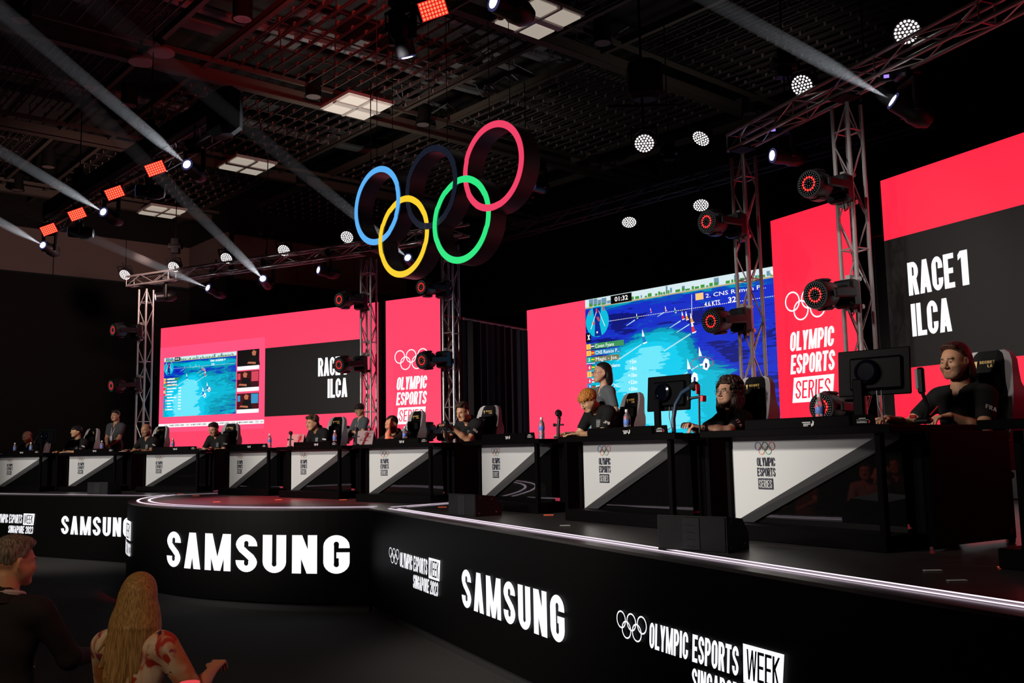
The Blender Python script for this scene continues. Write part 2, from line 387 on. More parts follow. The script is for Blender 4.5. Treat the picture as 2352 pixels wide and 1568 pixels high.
def mk_trof(t):
    M = Matrix.Rotation(YT, 4, 'Z'); m = MB()
    for a in (-1, 1):
        for b in (-1, 1): m.box((a*.31, b*.36, .03), (.5, .46, .03), M)
    m.build('diffuser', emit('troffer_glow', (.85, .75, .62), .42, False, (.6, .55, .5)), t)
    m = MB(); m.box((0, 0, .09), (1.22, 1.3, .07), M); m.box((0, 0, .03), (1.2, .16, .05), M); m.box((0, 0, .03), (.06, 1.3, .05), M)
    m.build('frame', wht, t)
for (px, py), s in {(1235, 50): 'large four-panel ceiling light near the top edge, nearest of its row', (820, 250): 'four-panel ceiling light above the hanging blue ring', (567, 385): 'four-panel ceiling light between two spotlight beams', (372, 490): 'four-panel ceiling light low on the left by the end wall'}.items():
    p = at(px, py, z=9.9); place('ceiling_troffer', mk_trof, Matrix.Translation(p), s, 'ceiling light', 'four-panel ceiling lights')
def mk_disc(t):
    MB().lathe([(.02, .05), (.235, .05), (.25, .03), (.25, .0), (.23, -.015), (.02, -.015)], 26).build('disc', mat('dusty_pink_metal', (.34, .24, .23), .6), t, True)
    MB().cyl((0, 0, .05), (0, 0, .45), .02).cyl((0, 0, .2), (0, 0, .26), .07).build('mount', blkm, t, True)
place('ceiling_speaker', mk_disc, Matrix.Translation(at(370, 122, z=9.6)), 'flat round ceiling speaker disc, upper one of the pair', 'speaker', 'round discs under the ceiling')
place('ceiling_speaker', mk_disc, Matrix.Translation(at(323, 143, z=9.6)), 'flat round ceiling speaker disc, lower one of the pair', 'speaker', 'round discs under the ceiling')

# masking drapes
drape = mat('black_drape', (.012, .009, .009), .95, sheen=.2)
def curtain(a, b, z0, z1, label, fold=.05, m_=drape):
    a = Vector(a); b = Vector(b); L = (b-a).length; d = (b-a)/L; n = Vector((-d.y, d.x)); k = int(L/.045); pts = []
    for i in range(k+1):
        s = L*i/k; q = a+d*s+n*(fold*math.sin(s*21)+fold*.5*math.sin(s*47+1)); pts.append((q.x, q.y))
    mb = MB(); mb.add([(x, y, z0) for x, y in pts]+[(x, y, z1) for x, y in pts], [(i, i+1, k+2+i, k+1+i) for i in range(k)])
    t = thing('stage_curtain', label, 'curtain'); mb.build('cloth', m_, t, True)
    MB().cyl((a.x, a.y, z1+.02), (b.x, b.y, z1+.02), .03).build('rail', mat('red_lit_rail', (.3, .03, .03), .4), t)  # red light on the rail is put into its base colour
    return t
cu = curtain((-.97, 18.9), (.32, 20.92), 1.215, 4.5, 'black pleated curtain with a red-lit rail left of the wide centre screen')
lamp('SPOT', 'red_backlight', (.9, 18.4, 5.9), (-.2, 20.2, 4.5), 20, (1, .02, .02), .05, 60, .9)
curtain((6.6, 17.2), (9.5, 12.2), 1.215, 5.6, 'black curtain behind the rightmost truss tower')
curtain((-2.5, 22.2), (-.6, 24.6), 1.215, 5.2, 'black curtain behind the narrow left banner screen')

# ================================================================ THE STAGE
ZS = 1.21
LW0, LWY = Vector((-6.7, 16.45)), R(-31); RW0, RWY = Vector((-1.75, 11.42)), R(-64.8); CC, CR_ = Vector((-1.46, 16.12)), 4.7
def dirv(y): return Vector((math.cos(y), math.sin(y)))
lwA = LW0+dirv(LWY)*.63; lwB = LW0-dirv(LWY)*11; rwE = RW0+dirv(RWY)*13.2
def cpt(a, r=CR_): return Vector((CC.x+r*math.cos(R(a)), CC.y+r*math.sin(R(a))))
arc = [cpt(180+(266.4-180)*i/40) for i in range(41)]
front = [lwB]+arc+[rwE]
back = [Vector((9.5, .5)), Vector((11, 9)), Vector((8, 17)), Vector((3, 25)), Vector((-5, 29)), Vector((-15, 29))]
gloss = mat('stage_gloss_deck', (.030, .027, .027), .30, bump=.05, bscale=7, var=.3, spec=.55)
stage = thing('stage', 'black stage with curved centre, glowing edge strips and black screen fascia', 'stage', Matrix.Translation((CC.x, CC.y, 0)))
ST = Matrix.Translation((-CC.x, -CC.y, 0))
out = front+back; n = len(out)
MB().add([(p.x, p.y, ZS) for p in out]+[(p.x, p.y, ZS-.02) for p in out], [tuple(range(n)), tuple(range(2*n-1, n-1, -1))]+[(i, n+i, n+(i+1) % n, (i+1) % n) for i in range(n)][:n], ST).build('deck', gloss, stage)
fas = mat('led_fascia_black', (.0014, .0014, .0013), .5, spec=.07)
mb = MB()
for i in range(len(front)-1):
    a, b = front[i], front[i+1]; mb.add([(a.x, a.y, .1), (b.x, b.y, .1), (b.x, b.y, ZS-.02), (a.x, a.y, ZS-.02)], [(0, 1, 2, 3)], ST)
for a, b in zip([front[-1]]+back, back+[front[0]]): mb.add([(a.x, a.y, 0), (b.x, b.y, 0), (b.x, b.y, ZS-.02), (a.x, a.y, ZS-.02)], [(0, 1, 2, 3)], ST)
mb.build('fascia_screen', fas, stage)
mb = MB()
def inset(p, q, d=.06): return p
for i in range(len(front)-1):
    a, b = front[i], front[i+1]; dd = (b-a).normalized(); nn = Vector((-dd.y, dd.x))*.05
    mb.add([(a.x+nn.x, a.y+nn.y, 0), (b.x+nn.x, b.y+nn.y, 0), (b.x+nn.x, b.y+nn.y, .1), (a.x+nn.x, a.y+nn.y, .1)], [(0, 1, 2, 3)], ST)
mb.build('plinth', mat('stage_plinth', (.012, .012, .012), .6), stage)
strip_m = emit('edge_strip_glow', lin((250, 226, 246)), 1.5, True)
def strip(pts, wd, z=ZS+.006):
    mb = MB()
    for i in range(len(pts)-1):
        a, b = Vector(pts[i]), Vector(pts[i+1]); d = (b-a).normalized(); n = Vector((-d.y, d.x))*wd/2
        mb.add([(a.x-n.x, a.y-n.y, z), (b.x-n.x, b.y-n.y, z), (b.x+n.x, b.y+n.y, z), (a.x+n.x, a.y+n.y, z)], [(0, 1, 2, 3)], ST)
    mb.build('light_strip', strip_m, stage)
nr = Vector((-dirv(RWY).y, dirv(RWY).x)); nl = Vector((-dirv(LWY).y, dirv(LWY).x))
for off, wd in ((.16, .030), (.245, .034)):
    strip([RW0+nr*off+dirv(RWY)*(.12+off), rwE+nr*off], wd)
for off in (.1, ): strip([lwB+nl*off, lwA+nl*off-dirv(LWY)*.1], .03)
for rr in (4.56, 4.40): strip([cpt(176+(267-176)*i/44, rr) for i in range(45)], .035)
strip([(-6.02, 16.2), (-5.1, 16.78)], .03); strip([(-1.50, 11.52), (-.62, 12.55)], .04); strip([(-1.30, 11.50), (-.50, 12.42)], .03)
# seams and floor marks on the deck
mb = MB()
for a, b in (((-2.6, 13.1), (-.9, 11.9)), ((1.4, 6.4), (3.3, 5.2)), ((2.3, 5.2), (4.6, 3.9))): 
    a = Vector(a); b = Vector(b); d = (b-a).normalized(); q = Vector((-d.y, d.x))*.006
    mb.add([(a.x-q.x, a.y-q.y, ZS+.003), (b.x-q.x, b.y-q.y, ZS+.003), (b.x+q.x, b.y+q.y, ZS+.003), (a.x+q.x, a.y+q.y, ZS+.003)], [(0, 1, 2, 3)], ST)
mb.build('seam', mat('seam_grey', (.09, .08, .08), .4), stage)
mb = MB(); mb2 = MB()
for px, py in ((450, 1138), (640, 1147), (652, 1141), (826, 1148), (788, 1147), (1016, 1164), (1260, 1182), (498, 1152), (2318, 1302), (415, 1134)):
    p = at(px, py, z=ZS+.004); mb.box((p.x, p.y, ZS+.004), (.10, .05, .003), ST)
for px, py in ((2142, 1309), (2198, 1332), (1298, 1206)):
    p = at(px, py, z=ZS+.004); mb2.box((p.x, p.y, ZS+.004), (.09, .03, .003), ST)
mb.build('floor_marker', emit('orange_mark', (1, .13, .05), .5, False, (.5, .1, .05)), stage); mb2.build('floor_tape', mat('white_tape', (.6, .6, .58), .5), stage)
# fascia writing
def fasc(name, polys, P0, yaw, m_=white_txt, d=.012):
    MB().flat(polys, -d, ST @ mxy(P0.x, P0.y, 0, yaw)).build(name, m_, stage)
def fasc_c(name, polys, m_=white_txt, r=CR_+.012):
    mb = MB()
    for p in polys: mb.add([(cpt(a, r).x, cpt(a, r).y, z) for a, z in p], [tuple(range(len(p)))], ST)
    mb.build(name, m_, stage)
SAMW = .41
def samsung(x, z, w_, h): return word('S^MSUNG', x, z, w_, h, SAMW, .24, 0, .17)
blk_txt = emit('black_screen_text', (0, 0, 0), 0, False)
for s0 in (.83, 5.65, 10.4):
    for P0, yaw, q in ((RW0, RWY, s0),):
        rg = rings2d(q+.178, .745, .056, .0095, 28); fasc('rings_emblem', [p for r in rg for p in r], P0, yaw)
        fasc('wordmark', word('OLYMPIC ESPORTS', q+.375, .652, .87, .155, .40, .12, .1)+word('SINGAPORE 2023', q+.80, .483, .74, .135, .40, .12, .1), P0, yaw)
        fasc('week_box', [[(q+1.27, .632), (q+1.57, .632), (q+1.60, .832), (q+1.28, .832)]], P0, yaw)
        fasc('week_lettering', word('WEEK', q+1.30, .655, .27, .155, .26, .13, .08, .1), P0, yaw, blk_txt, .015)
        fasc('sponsor_wordmark', samsung(q+2.14, .48, 1.96, .335), P0, yaw)
for q in (-4.21, -9.03):
    rg = rings2d(q+.178, .765, .056, .0095, 28); fasc('rings_emblem', [p for r in rg for p in r], LW0, LWY)
    fasc('wordmark', word('OLYMPIC ESPORTS', q+.375, .672, .87, .165, .40, .12, .1)+word('SINGAPORE 2023', q+.80, .49, .80, .138, .40, .12, .1), LW0, LWY)
    fasc('week_box', [[(q+1.27, .648), (q+1.60, .648), (q+1.63, .86), (q+1.28, .86)]], LW0, LWY)
    fasc('week_lettering', word('WEEK', q+1.30, .675, .29, .16, .26, .13, .08, .1), LW0, LWY, blk_txt, .015)
    fasc('sponsor_wordmark', samsung(q+2.44, .515, 1.96, .325), LW0, LWY)
fasc_c('sponsor_wordmark', [[(a, z) for a, z in p] for p in samsung(-131.2, .448, 34.9, .452)])
fasc_c('week_box', [rectp(-156, .68, -148.6, .955), ], white_txt); fasc_c('week_lettering', word('WEEK', -155.6, .71, 6.6, .21, .26, .13, 0, .1), blk_txt, CR_+.016)
fasc_c('wordmark', word('OLYMPIC ESPORTS', -170, .71, 13.5, .21, .4, .12)+word('SINGAPORE 2023', -161, .465, 12.6, .18, .4, .12))
# ================================================================ LED SCREENS
PINK = lin((255, 69, 106)); PINK2 = lin((255, 84, 128)); RED = lin((255, 40, 70)); BLK = lin((20, 17, 16))
pink = emit('screen_pink', PINK, 1, var=.035); pink2 = emit('screen_light_pink', PINK2, 1); red = emit('screen_red', RED, 1, var=.035)
sblk = emit('screen_black', BLK, 1, False); cab_m = blkm
def esc(n, rgb, s=1): return emit('screen_'+n, lin(rgb), s, False)
DZ = Matrix.Translation((0, 0, -ZS))
def screen(name, P0, yaw, W, label, cat='screen', z1=5.28, z0=ZS+.02):
    t = thing(name, label, cat, mxy(P0[0], P0[1], ZS, yaw))
    MB().box((W/2, .07, (z0+z1)/2), (W, .12, z1-z0), DZ).build('cabinet', cab_m, t)
    return t
def lay(t, name, polys, m_, y=-.001): return MB().flat(polys, y, DZ).build(name, m_, t)
def crest(t, m_, bg, s=.735):
    r = rings2d(s, 3.90, .15, .022, 44); lay(t, 'rings_emblem', [p for q in r for p in q], m_, -.008)
    lay(t, 'wordmark', word('OLYMPIC', s-.43, 3.238, .885, .285, .42, .10, .13)+word('ESPORTS', s-.44, 2.90, .885, .285, .42, .10, .13), m_, -.008)
    lay(t, 'series_box', [[(s-.43, 2.478), (s+.345, 2.478), (s+.40, 2.845), (s-.375, 2.845)]], m_, -.008)
    lay(t, 'series_lettering', word('SERIES', s-.365, 2.535, .70, .26, .30, .20, .12, .10), bg, -.011)
CLs = screen('banner_screen', (-2.85, 21.2), R(-33), 1.55, 'narrow pink banner screen with white rings and OLYMPIC ESPORTS SERIES, left of centre', 'screen')
lay(CLs, 'display', [rectp(0, ZS+.02, 1.55, 5.28)], pink); crest(CLs, white_led, pink)
CRs = screen('banner_screen', (4.0, 14.2), R(-62), 1.55, 'narrow red banner screen with white rings, between the two right truss towers', 'screen')
lay(CRs, 'display', [rectp(0, ZS+.02, 1.55, 5.28)], red); crest(CRs, white_led, red, .70)
# right screen
Rs = screen('stage_screen', (4.87, 12.08), R(-64.5), 7.0, 'wide red and black screen reading RACE 1 ILCA at the right edge')
lay(Rs, 'display', [rectp(0, ZS+.02, 7, 5.28)], red)
lay(Rs, 'black_block', [rectp(0, 2.80, 3.0, 4.475), rectp(0, ZS+.02, 7, 2.03)], sblk, -.004)
lay(Rs, 'race_title', word('RACE', .345, 3.70, .685, .42, .42, .10)+word('1', 1.09, 3.70, .135, .42, .42, .1)+word('ILCA', .357, 3.182, .585, .41, .42, .10), white_led, -.008)
lay(Rs, 'rings_emblem', [p for q in rings2d(1.512-2.17*.198, 1.745-.099, .198, .03, 44) for p in q], white_led, -.008)
# left screen
Ls = screen('stage_screen', (-9.4, 25.1), R(-30.7), 7.4, 'wide pink screen with a small sailing picture and black RACE 1 ILCA block, far left')
lay(Ls, 'display', [rectp(0, ZS+.02, 7.4, 5.28)], pink)
lay(Ls, 'light_pink_block', [rectp(0, 2.5, 3.85, 4.75)], pink2, -.004)
lay(Ls, 'black_block', [rectp(3.865, 2.788, 6.95, 4.468)], sblk, -.004)
lay(Ls, 'race_title', word('RACE', 5.595, 3.675, .685, .435, .42, .10)+word('1', 6.34, 3.675, .135, .435, .42, .1)+word('ILCA', 5.893, 3.155, .60, .445, .42, .10), white_led, -.008)
lay(Ls, 'ticker', [rectp(0, 2.625, 3.85, 2.72)], white_led, -.006)
tk = []
for k in range(5): tk += [p for q in rings2d(.30+.83*k, 2.672, .025, .005, 14) for p in q]
lay(Ls, 'ticker_rings', tk, blk_txt, -.009)
lay(Ls, 'ticker_lettering', [p for k in range(5) for p in word('OLYMPIC ESPORTS SERIES', .42+.83*k-(.0), 2.65, .58, .045, .36, .2) if max(a for a, b in p) < 3.84], blk_txt, -.009)
# the game picture
def sea(name, ox, oz, w_, h, full=True):
    m = bpy.data.materials.new(name); m.use_nodes = True; nt = m.node_tree; b = nt.nodes['Principled BSDF']; N = nt.nodes.new; L = nt.links.new
    b.inputs['Base Color'].default_value = (0, 0, 0, 1)
    tc = N('ShaderNodeTexCoord'); mp = N('ShaderNodeMapping'); mp.inputs['Location'].default_value = (-ox/w_, 0, -(oz-ZS)/h); mp.inputs['Scale'].default_value = (1/w_, 1, 1/h)
    L(tc.outputs['Object'], mp.inputs[0])
    def noise(sx, sz, sc, det=4):
        q = N('ShaderNodeMapping'); q.inputs['Scale'].default_value = (sx, 1, sz); n = N('ShaderNodeTexNoise'); n.inputs['Scale'].default_value = sc; n.inputs['Detail'].default_value = det
        n.inputs['Distortion'].default_value = 1.2
        L(mp.outputs[0], q.inputs[0]); L(q.outputs[0], n.inputs['Vector']); return n.outputs['Fac']
    def spot(cx, cz, rx, rz):
        q = N('ShaderNodeMapping'); q.inputs['Location'].default_value = (-cx/rx, 0, -cz/rz); q.inputs['Scale'].default_value = (1/rx, 0, 1/rz); g = N('ShaderNodeTexGradient'); g.gradient_type = 'SPHERICAL'
        L(mp.outputs[0], q.inputs[0]); L(q.outputs[0], g.inputs[0]); return g.outputs['Fac']
    def math_(op, a, b_):
        q = N('ShaderNodeMath'); q.operation = op
        for i, v in enumerate((a, b_)):
            if isinstance(v, (int, float)): q.inputs[i].default_value = v
            else: L(v, q.inputs[i])
        return q.outputs[0]
    v = math_('MULTIPLY', noise(1, 2.6, 3.2), .55)
    for (cx, cz, rx, rz, k) in (((.36, .16, .46, .50, .95), (.36, .56, .25, .17, .55), (.22, .40, .4, .2, .25), (.50, .97, 1.2, .10, .38)) if full else ((.28, .12, .38, .60, .9), (.40, .55, .20, .17, .45), (.60, .35, .75, .60, .42), (.50, .86, 1.2, .10, .30))):
        v = math_('ADD', v, math_('MULTIPLY', spot(cx, cz, rx, rz), k))
    v = math_('ADD', v, math_('MULTIPLY', math_('SUBTRACT', noise(1, 5, 9, 6), .5), .32))
    cr = N('ShaderNodeValToRGB'); cr.color_ramp.interpolation = 'CONSTANT'; e = cr.color_ramp.elements
    for pos, col in ((0, (10, 20, 120)), (.24, (20, 45, 200)), (.33, (5, 75, 190)), (.40, (0, 150, 180)), (.50, (0, 185, 215)), (.70, (15, 205, 240)), (.92, (110, 232, 252))):
        el = e[0] if pos == 0 else (e[1] if pos == .24 else e.new(pos)); el.position = pos; el.color = (*lin(col), 1)
    L(v, cr.inputs[0]); L(cr.outputs[0], b.inputs['Emission Color']); b.inputs['Emission Strength'].default_value = 1
    return m
def boat(cx, cz, h, col, lean=-.08, stripes=False):
    w_ = h*.30; o = []
    o.append(('hull', [[(cx-w_*.2, cz-.02*h), (cx+w_*1.3, cz+.06*h), (cx+w_*1.1, cz-.04*h), (cx, cz-.10*h)]]))
    o.append(('top', [[(cx+lean*h, cz+h), (cx+lean*h*.5+w_*.55, cz+h*.45), (cx+lean*h*.4-w_*.2, cz+h*.45)]]))
    o.append(('sail', [[(cx+lean*h*.4-w_*.2, cz+h*.45), (cx+lean*h*.5+w_*.55, cz+h*.45), (cx+w_, cz+.04*h), (cx-w_*.15, cz+.02*h)]]))
    return o, col
def game(t, ox, oz, W, H, full):
    k = H/3.0; T = lambda s, z: (ox+s*k, oz+z*k); rp = lambda a, b, c, d: [T(a, b), T(c, b), T(c, d), T(a, d)]
    tr = lambda ps: [[T(a, b) for a, b in p] for p in ps]
    lay(t, 'game_picture', [rectp(ox, oz-(.16 if full else 0), ox+W, oz+H)], sea('sea_picture', ox, oz, W, H, full), -.0048)
    rnd = random.Random(5); a = []; g = []; c_ = []; d = []
    a.append(rp(0, 2.80, W/k, 3.0)); d.append(rp(0, 2.785, W/k, 2.815)); x = 0
    while x < W/k-.1:
        u = rnd.uniform(.04, .16); hh = rnd.uniform(.05, .17)
        (c_ if rnd.random() < .35 else a).append(rp(x, 2.83, x+u, 2.83+hh)); 
        if rnd.random() < .8: g.append(rp(x, 2.82, x+u*.8, 2.82+rnd.uniform(.03, .08)))
        x += u*1.1
    lay(t, 'skyline', a, esc('skyline', (215, 235, 240)), -.005); lay(t, 'buildings', c_, esc('towers', (110, 150, 175)), -.006)
    lay(t, 'shoreline_trees', g, esc('trees', (70, 150, 60)), -.007); lay(t, 'quay', d, esc('quay', (190, 175, 130)), -.0075)
    # dashed start line
    dd = []
    for i in range(100):
        s = .42+i*.048
        if s < W/k-.06: z = 2.42+.0*i; dd.append(rp(s, z, s+.026, z+.012))
    lay(t, 'start_line', dd, white_led, -.006)
    hulls = []; tops = []; cols = {}
    fl = [(1463, 731, 12, 'g'), (1495, 717, 10, 'r'), (1529, 714, 12, 'y'), (1551, 718, 13, 'g'), (1568, 733, 19, 'r'), (1577, 734, 20, 'y'), (1588, 741, 23, 'y'), (1591, 763, 29, 'r'), (1478, 787, 31, 'b'), (1609, 836, 40, 'b'), (1583, 868, 44, 'b')]
    bl_ = []
    for a_, b_, h_, c0 in fl:
        q = on_plane(a_, b_, (.38, 23.1), R(-48)); s_ = (Vector((q.x, q.y))-Vector((.38, 23.1))).dot(dirv(R(-48))); bl_.append((s_-1.99, q.z-2.28, h_*q.y/FPX*1.03, c0))
    for cx, cz, h, col in bl_: pass
    for cx, cz, h, col in bl_ or ((.93, 2.05, .21, 'g'), (1.42, 2.27, .17, 'r'), (1.98, 2.29, .20, 'y'), (2.33, 2.22, .2, 'g'), (2.60, 2.03, .27, 'r'), (2.73, 2.01, .27, 'y'), (2.93, 1.92, .33, 'y'), (3.0, 1.62, .42, 'r'), (1.22, 1.32, .50, 'b'), (3.17, .88, .60, 'b'), (2.82, .42, .62, 'b')):
        parts, c = boat(cx, cz, h, col, -.12 if h > .5 else -.05)
        for nm, q in parts: (hulls if nm != 'sail' else cols.setdefault(c, [])).extend(tr(q))
    lay(t, 'boat_picture', hulls, white_led, -.008)
    for c, q in cols.items(): lay(t, 'sail_picture', q, esc('sail_'+{'g': 'green', 'r': 'red', 'y': 'orange', 'b': 'blue'}[c], {'g': (20, 160, 110), 'r': (220, 50, 60), 'y': (240, 160, 70), 'b': (35, 120, 200)}[c]), -.009)
    lay(t, 'hull_picture', tr([[(bl_[j][0]+.09+u_*.85, bl_[j][1]-.03+v_*.85) for u_, v_ in ((-.03, -.08), (.08, -.13), (.17, -.02), (.14, .12), (.05, .17), (-.02, .08))] for j in (9, 10)]), white_led, -.010)
    lay(t, 'cockpit_picture', tr([[(bl_[j][0]+.085+u_, bl_[j][1]-.03+v_) for u_, v_ in ((.03, -.05), (.08, -.06), (.09, .03), (.04, .05))] for j in (9, 10)]), esc('cockpit', (20, 40, 120)), -.011)
    ring = []
    for i in range(30):
        p = [2*math.pi*i/30, 2*math.pi*(i+1)/30]; ring.append([T(bl_[9][0]+.05+r*math.cos(q), bl_[9][1]+.02+r*.42*math.sin(q)) for r, q in ((.27, p[0]), (.285, p[0]), (.285, p[1]), (.27, p[1]))])
    lay(t, 'marker_ring', ring, esc('magenta', (190, 30, 110)), -.0095)
    lay(t, 'wake', tr([[(bl_[j][0]-.05, bl_[j][1]-.04), (bl_[j][0]-.05, bl_[j][1]-.015), (bl_[j][0]-.75*w_, bl_[j][1]-.30*w_), (bl_[j][0]-.78*w_, bl_[j][1]-.34*w_)] for j, w_ in ((8, 1), (7, 1), (9, .7), (6, .5), (4, .45), (0, .4), (2, .3))]), esc('wake', (190, 235, 245)), -.007)
    # inset chart
    cx, cz = .37, 2.46; disk = []; seg = []
    for i in range(32): p = [2*math.pi*i/32, 2*math.pi*(i+1)/32]; disk.append([T(cx, cz)]+[T(cx+.355*math.cos(q), cz+.355*math.sin(q)) for q in p])
    lay(t, 'chart_inset', disk, esc('inset_cyan', (10, 190, 220)), -.012)
    lay(t, 'chart_channel', tr([[(.28, 2.12), (.5, 2.12), (.44, 2.4), (.50, 2.78), (.24, 2.78), (.30, 2.45)]]), esc('inset_blue', (10, 40, 150)), -.013)
    lay(t, 'chart_line', tr([[(.16, 2.30), (.175, 2.30), (.36, 2.68), (.345, 2.68)], [(.60, 2.32), (.61, 2.33), (.43, 2.70), (.42, 2.70)], [(.34, 2.19), (.38, 2.19), (.38, 2.23), (.34, 2.23)]]), white_led, -.014)
    lay(t, 'chart_marks', tr([[(.13, 2.62), (.17, 2.62), (.17, 2.74), (.13, 2.74)], [(.34, 2.66), (.38, 2.66), (.38, 2.76), (.34, 2.76)], [(.56, 2.68), (.60, 2.68), (.60, 2.78), (.56, 2.78)], [(.22, 2.40), (.30, 2.40), (.27, 2.50)], [(.40, 2.46), (.45, 2.46), (.42, 2.56), (.35, 2.56)]]), esc('mark_red', (225, 70, 70)), -.014)
    if full:
        lay(t, 'clock_box', [rp(.80, 2.80, 1.42, 2.985)], blk_txt, -.012); typeset('01:32', T(.92, 2.845)[0], T(0, 2.845)[1]-ZS, .105, white_led, t, 'clock_digits', -.016, .02, width=.39)
        lay(t, 'close_box', [rp(0, 2.02, .16, 2.22)], blk_txt, -.012); lay(t, 'close_cross', tr([[(.05, 2.06), (.075, 2.06), (.135, 2.18), (.11, 2.18)], [(.11, 2.06), (.135, 2.06), (.075, 2.18), (.05, 2.18)]]), white_led, -.014)
        lay(t, 'buoy_line', tr([[(3.02, 2.28), (3.03, 2.28), (3.05, 2.72), (3.04, 2.72)]]), white_led, -.01)
        lay(t, 'rank_tile', [rp(3.14, 2.58, 3.34, 2.72)], esc('tile_orange', (255, 205, 130)), -.012)
        typeset('2. CNS Ramón P...', T(3.39, 0)[0], T(0, 2.60)[1]-ZS, .085, white_led, t, 'leader_name', -.014, 0, width=1.42)
        typeset('4.6 KTS', T(3.36, 0)[0], T(0, 2.42)[1]-ZS, .10, white_led, t, 'speed_readout', -.014, .008, width=.38)
        typeset('32°', T(3.93, 0)[0], T(0, 2.43)[1]-ZS, .11, white_led, t, 'angle_readout', -.014, .02, width=.26)
        lay(t, 'logo_tile', [rp(5.0, 2.72, 5.28, 2.8), rp(4.95, 2.84, 5.2, 2.92)], white_led, -.012)
    rows = [(1.90, (255, 200, 90), '1', 'Cavan Fyans', '', 'uk'), (1.75, (255, 200, 90), '2', 'CNS Ramón P...', '', 'es'), (1.60, (0, 190, 160), '3', 'Magic - Jos...', '', 'br'), (1.42, (230, 60, 100), '4', 'Magic - Solano', '+2m', 'br'), (1.27, (255, 205, 110), '5', 'Gal Coitõ', '+8m', 'bl'), (1.12, (230, 60, 100), '6', 'Port OL', '+10m', 'wh'), (.97, (50, 130, 220), '7', 'Magic - Chi...', '+22m', 'pt'), (.82, (50, 130, 220), '8', 'STM_Talla', '+30m', 'wh'), (.67, (50, 130, 220), '9', 'Brasil', '+38m', 'br'), (.52, (50, 130, 220), '10', 'NORDICA', '+49m', 'bl'), (.37, (0, 190, 160), '11', 'STM_VOTO', '+59m', 'wh')]
    FL = {'uk': ((40, 50, 130), (230, 230, 240)), 'es': ((220, 30, 40), (250, 200, 40)), 'br': ((20, 160, 70), (250, 220, 40)), 'bl': ((40, 80, 190), (230, 230, 240)), 'wh': ((235, 235, 240), (220, 40, 60)), 'pt': ((20, 130, 60), (230, 40, 50))}
    hb = [rp(0, 1.84, 1.15, 1.965), rp(0, 1.69, 1.05, 1.81), rp(0, 1.54, 1.0, 1.66)]
    for q, c in zip(hb, ((60, 150, 90), (40, 140, 190), (120, 120, 90))): lay(t, 'row_band', [q], esc('band%d' % c[0], c), -.010)
    lay(t, 'rule', [rp(0, 1.51, .27, 1.525)], white_led, -.012)
    for z, c, no, nm, dist, fl in rows:
        lay(t, 'rank_tile', [rp(.01, z-.06, .145, z+.065)], esc('tile%d' % c[1], c), -.012)
        a, b = FL[fl]; lay(t, 'flag', [rp(.155, z-.045, .255, z+.05)], esc('flag%d%d' % (a[0], a[1]), a), -.012); lay(t, 'flag_stripe', [rp(.155, z-.012, .255, z+.018), ], esc('flagb%d%d' % (b[0], b[1]), b), -.014)
        if full:
            typeset(no, T(.06, 0)[0], T(0, z-.035)[1]-ZS, .08, white_led if c[0] < 250 else esc('digit_orange', (240, 140, 40)), t, 'rank_digit', -.016, .02)
            typeset(nm, T(.28, 0)[0], T(0, z-.04)[1]-ZS, .085, white_led, t, 'sailor_name', -.014, 0, width=len(nm)*.052)
            if dist: typeset(dist, T(1.36-len(dist)*.055+.10, 0)[0], T(0, z)[1]-ZS, .085, white_led, t, 'gap_readout', -.014, .006, width=len(dist)*.062)
        else:
            rr = random.Random(int(z*100)); x = .29; q = []
            while x < .28+len(nm)*.05: u = rr.uniform(.03, .05); q.append(rp(x, z-.03, x+u, z+rr.uniform(.02, .045))); x += u+.012
            if dist: q += [rp(1.12+i*.05, z-.02, 1.16+i*.05, z+.035) for i in range(4)]
            lay(t, 'caption_line', q, white_led, -.014)
    if not full:
        lay(t, 'clock_box', [rp(.80, 2.80, 1.2, 2.985)], blk_txt, -.012); lay(t, 'clock_digits', word('01-32', T(.86, 0)[0], T(0, 2.85)[1], .14, .05, .3, .15), white_led, -.014)
        lay(t, 'leader_name', word('CNS RAMON P', T(3.4, 0)[0], T(0, 2.60)[1], .55, .05, .3, .15)+word('46 KTS', T(3.3, 0)[0], T(0, 2.42)[1], .2, .05, .3, .15), white_led, -.014)
Ms = screen('stage_screen', (.38, 23.1), R(-48), 7.4, 'wide centre screen showing a sailing race on blue water with a pink border')
lay(Ms, 'display', [rectp(0, ZS+.02, 7.4, 5.28)], pink)
game(Ms, 1.99, 2.28, 5.33, 3.0, True)
game(Ls, .168, 2.90, 2.70, 1.565, False)
rr = random.Random(11)
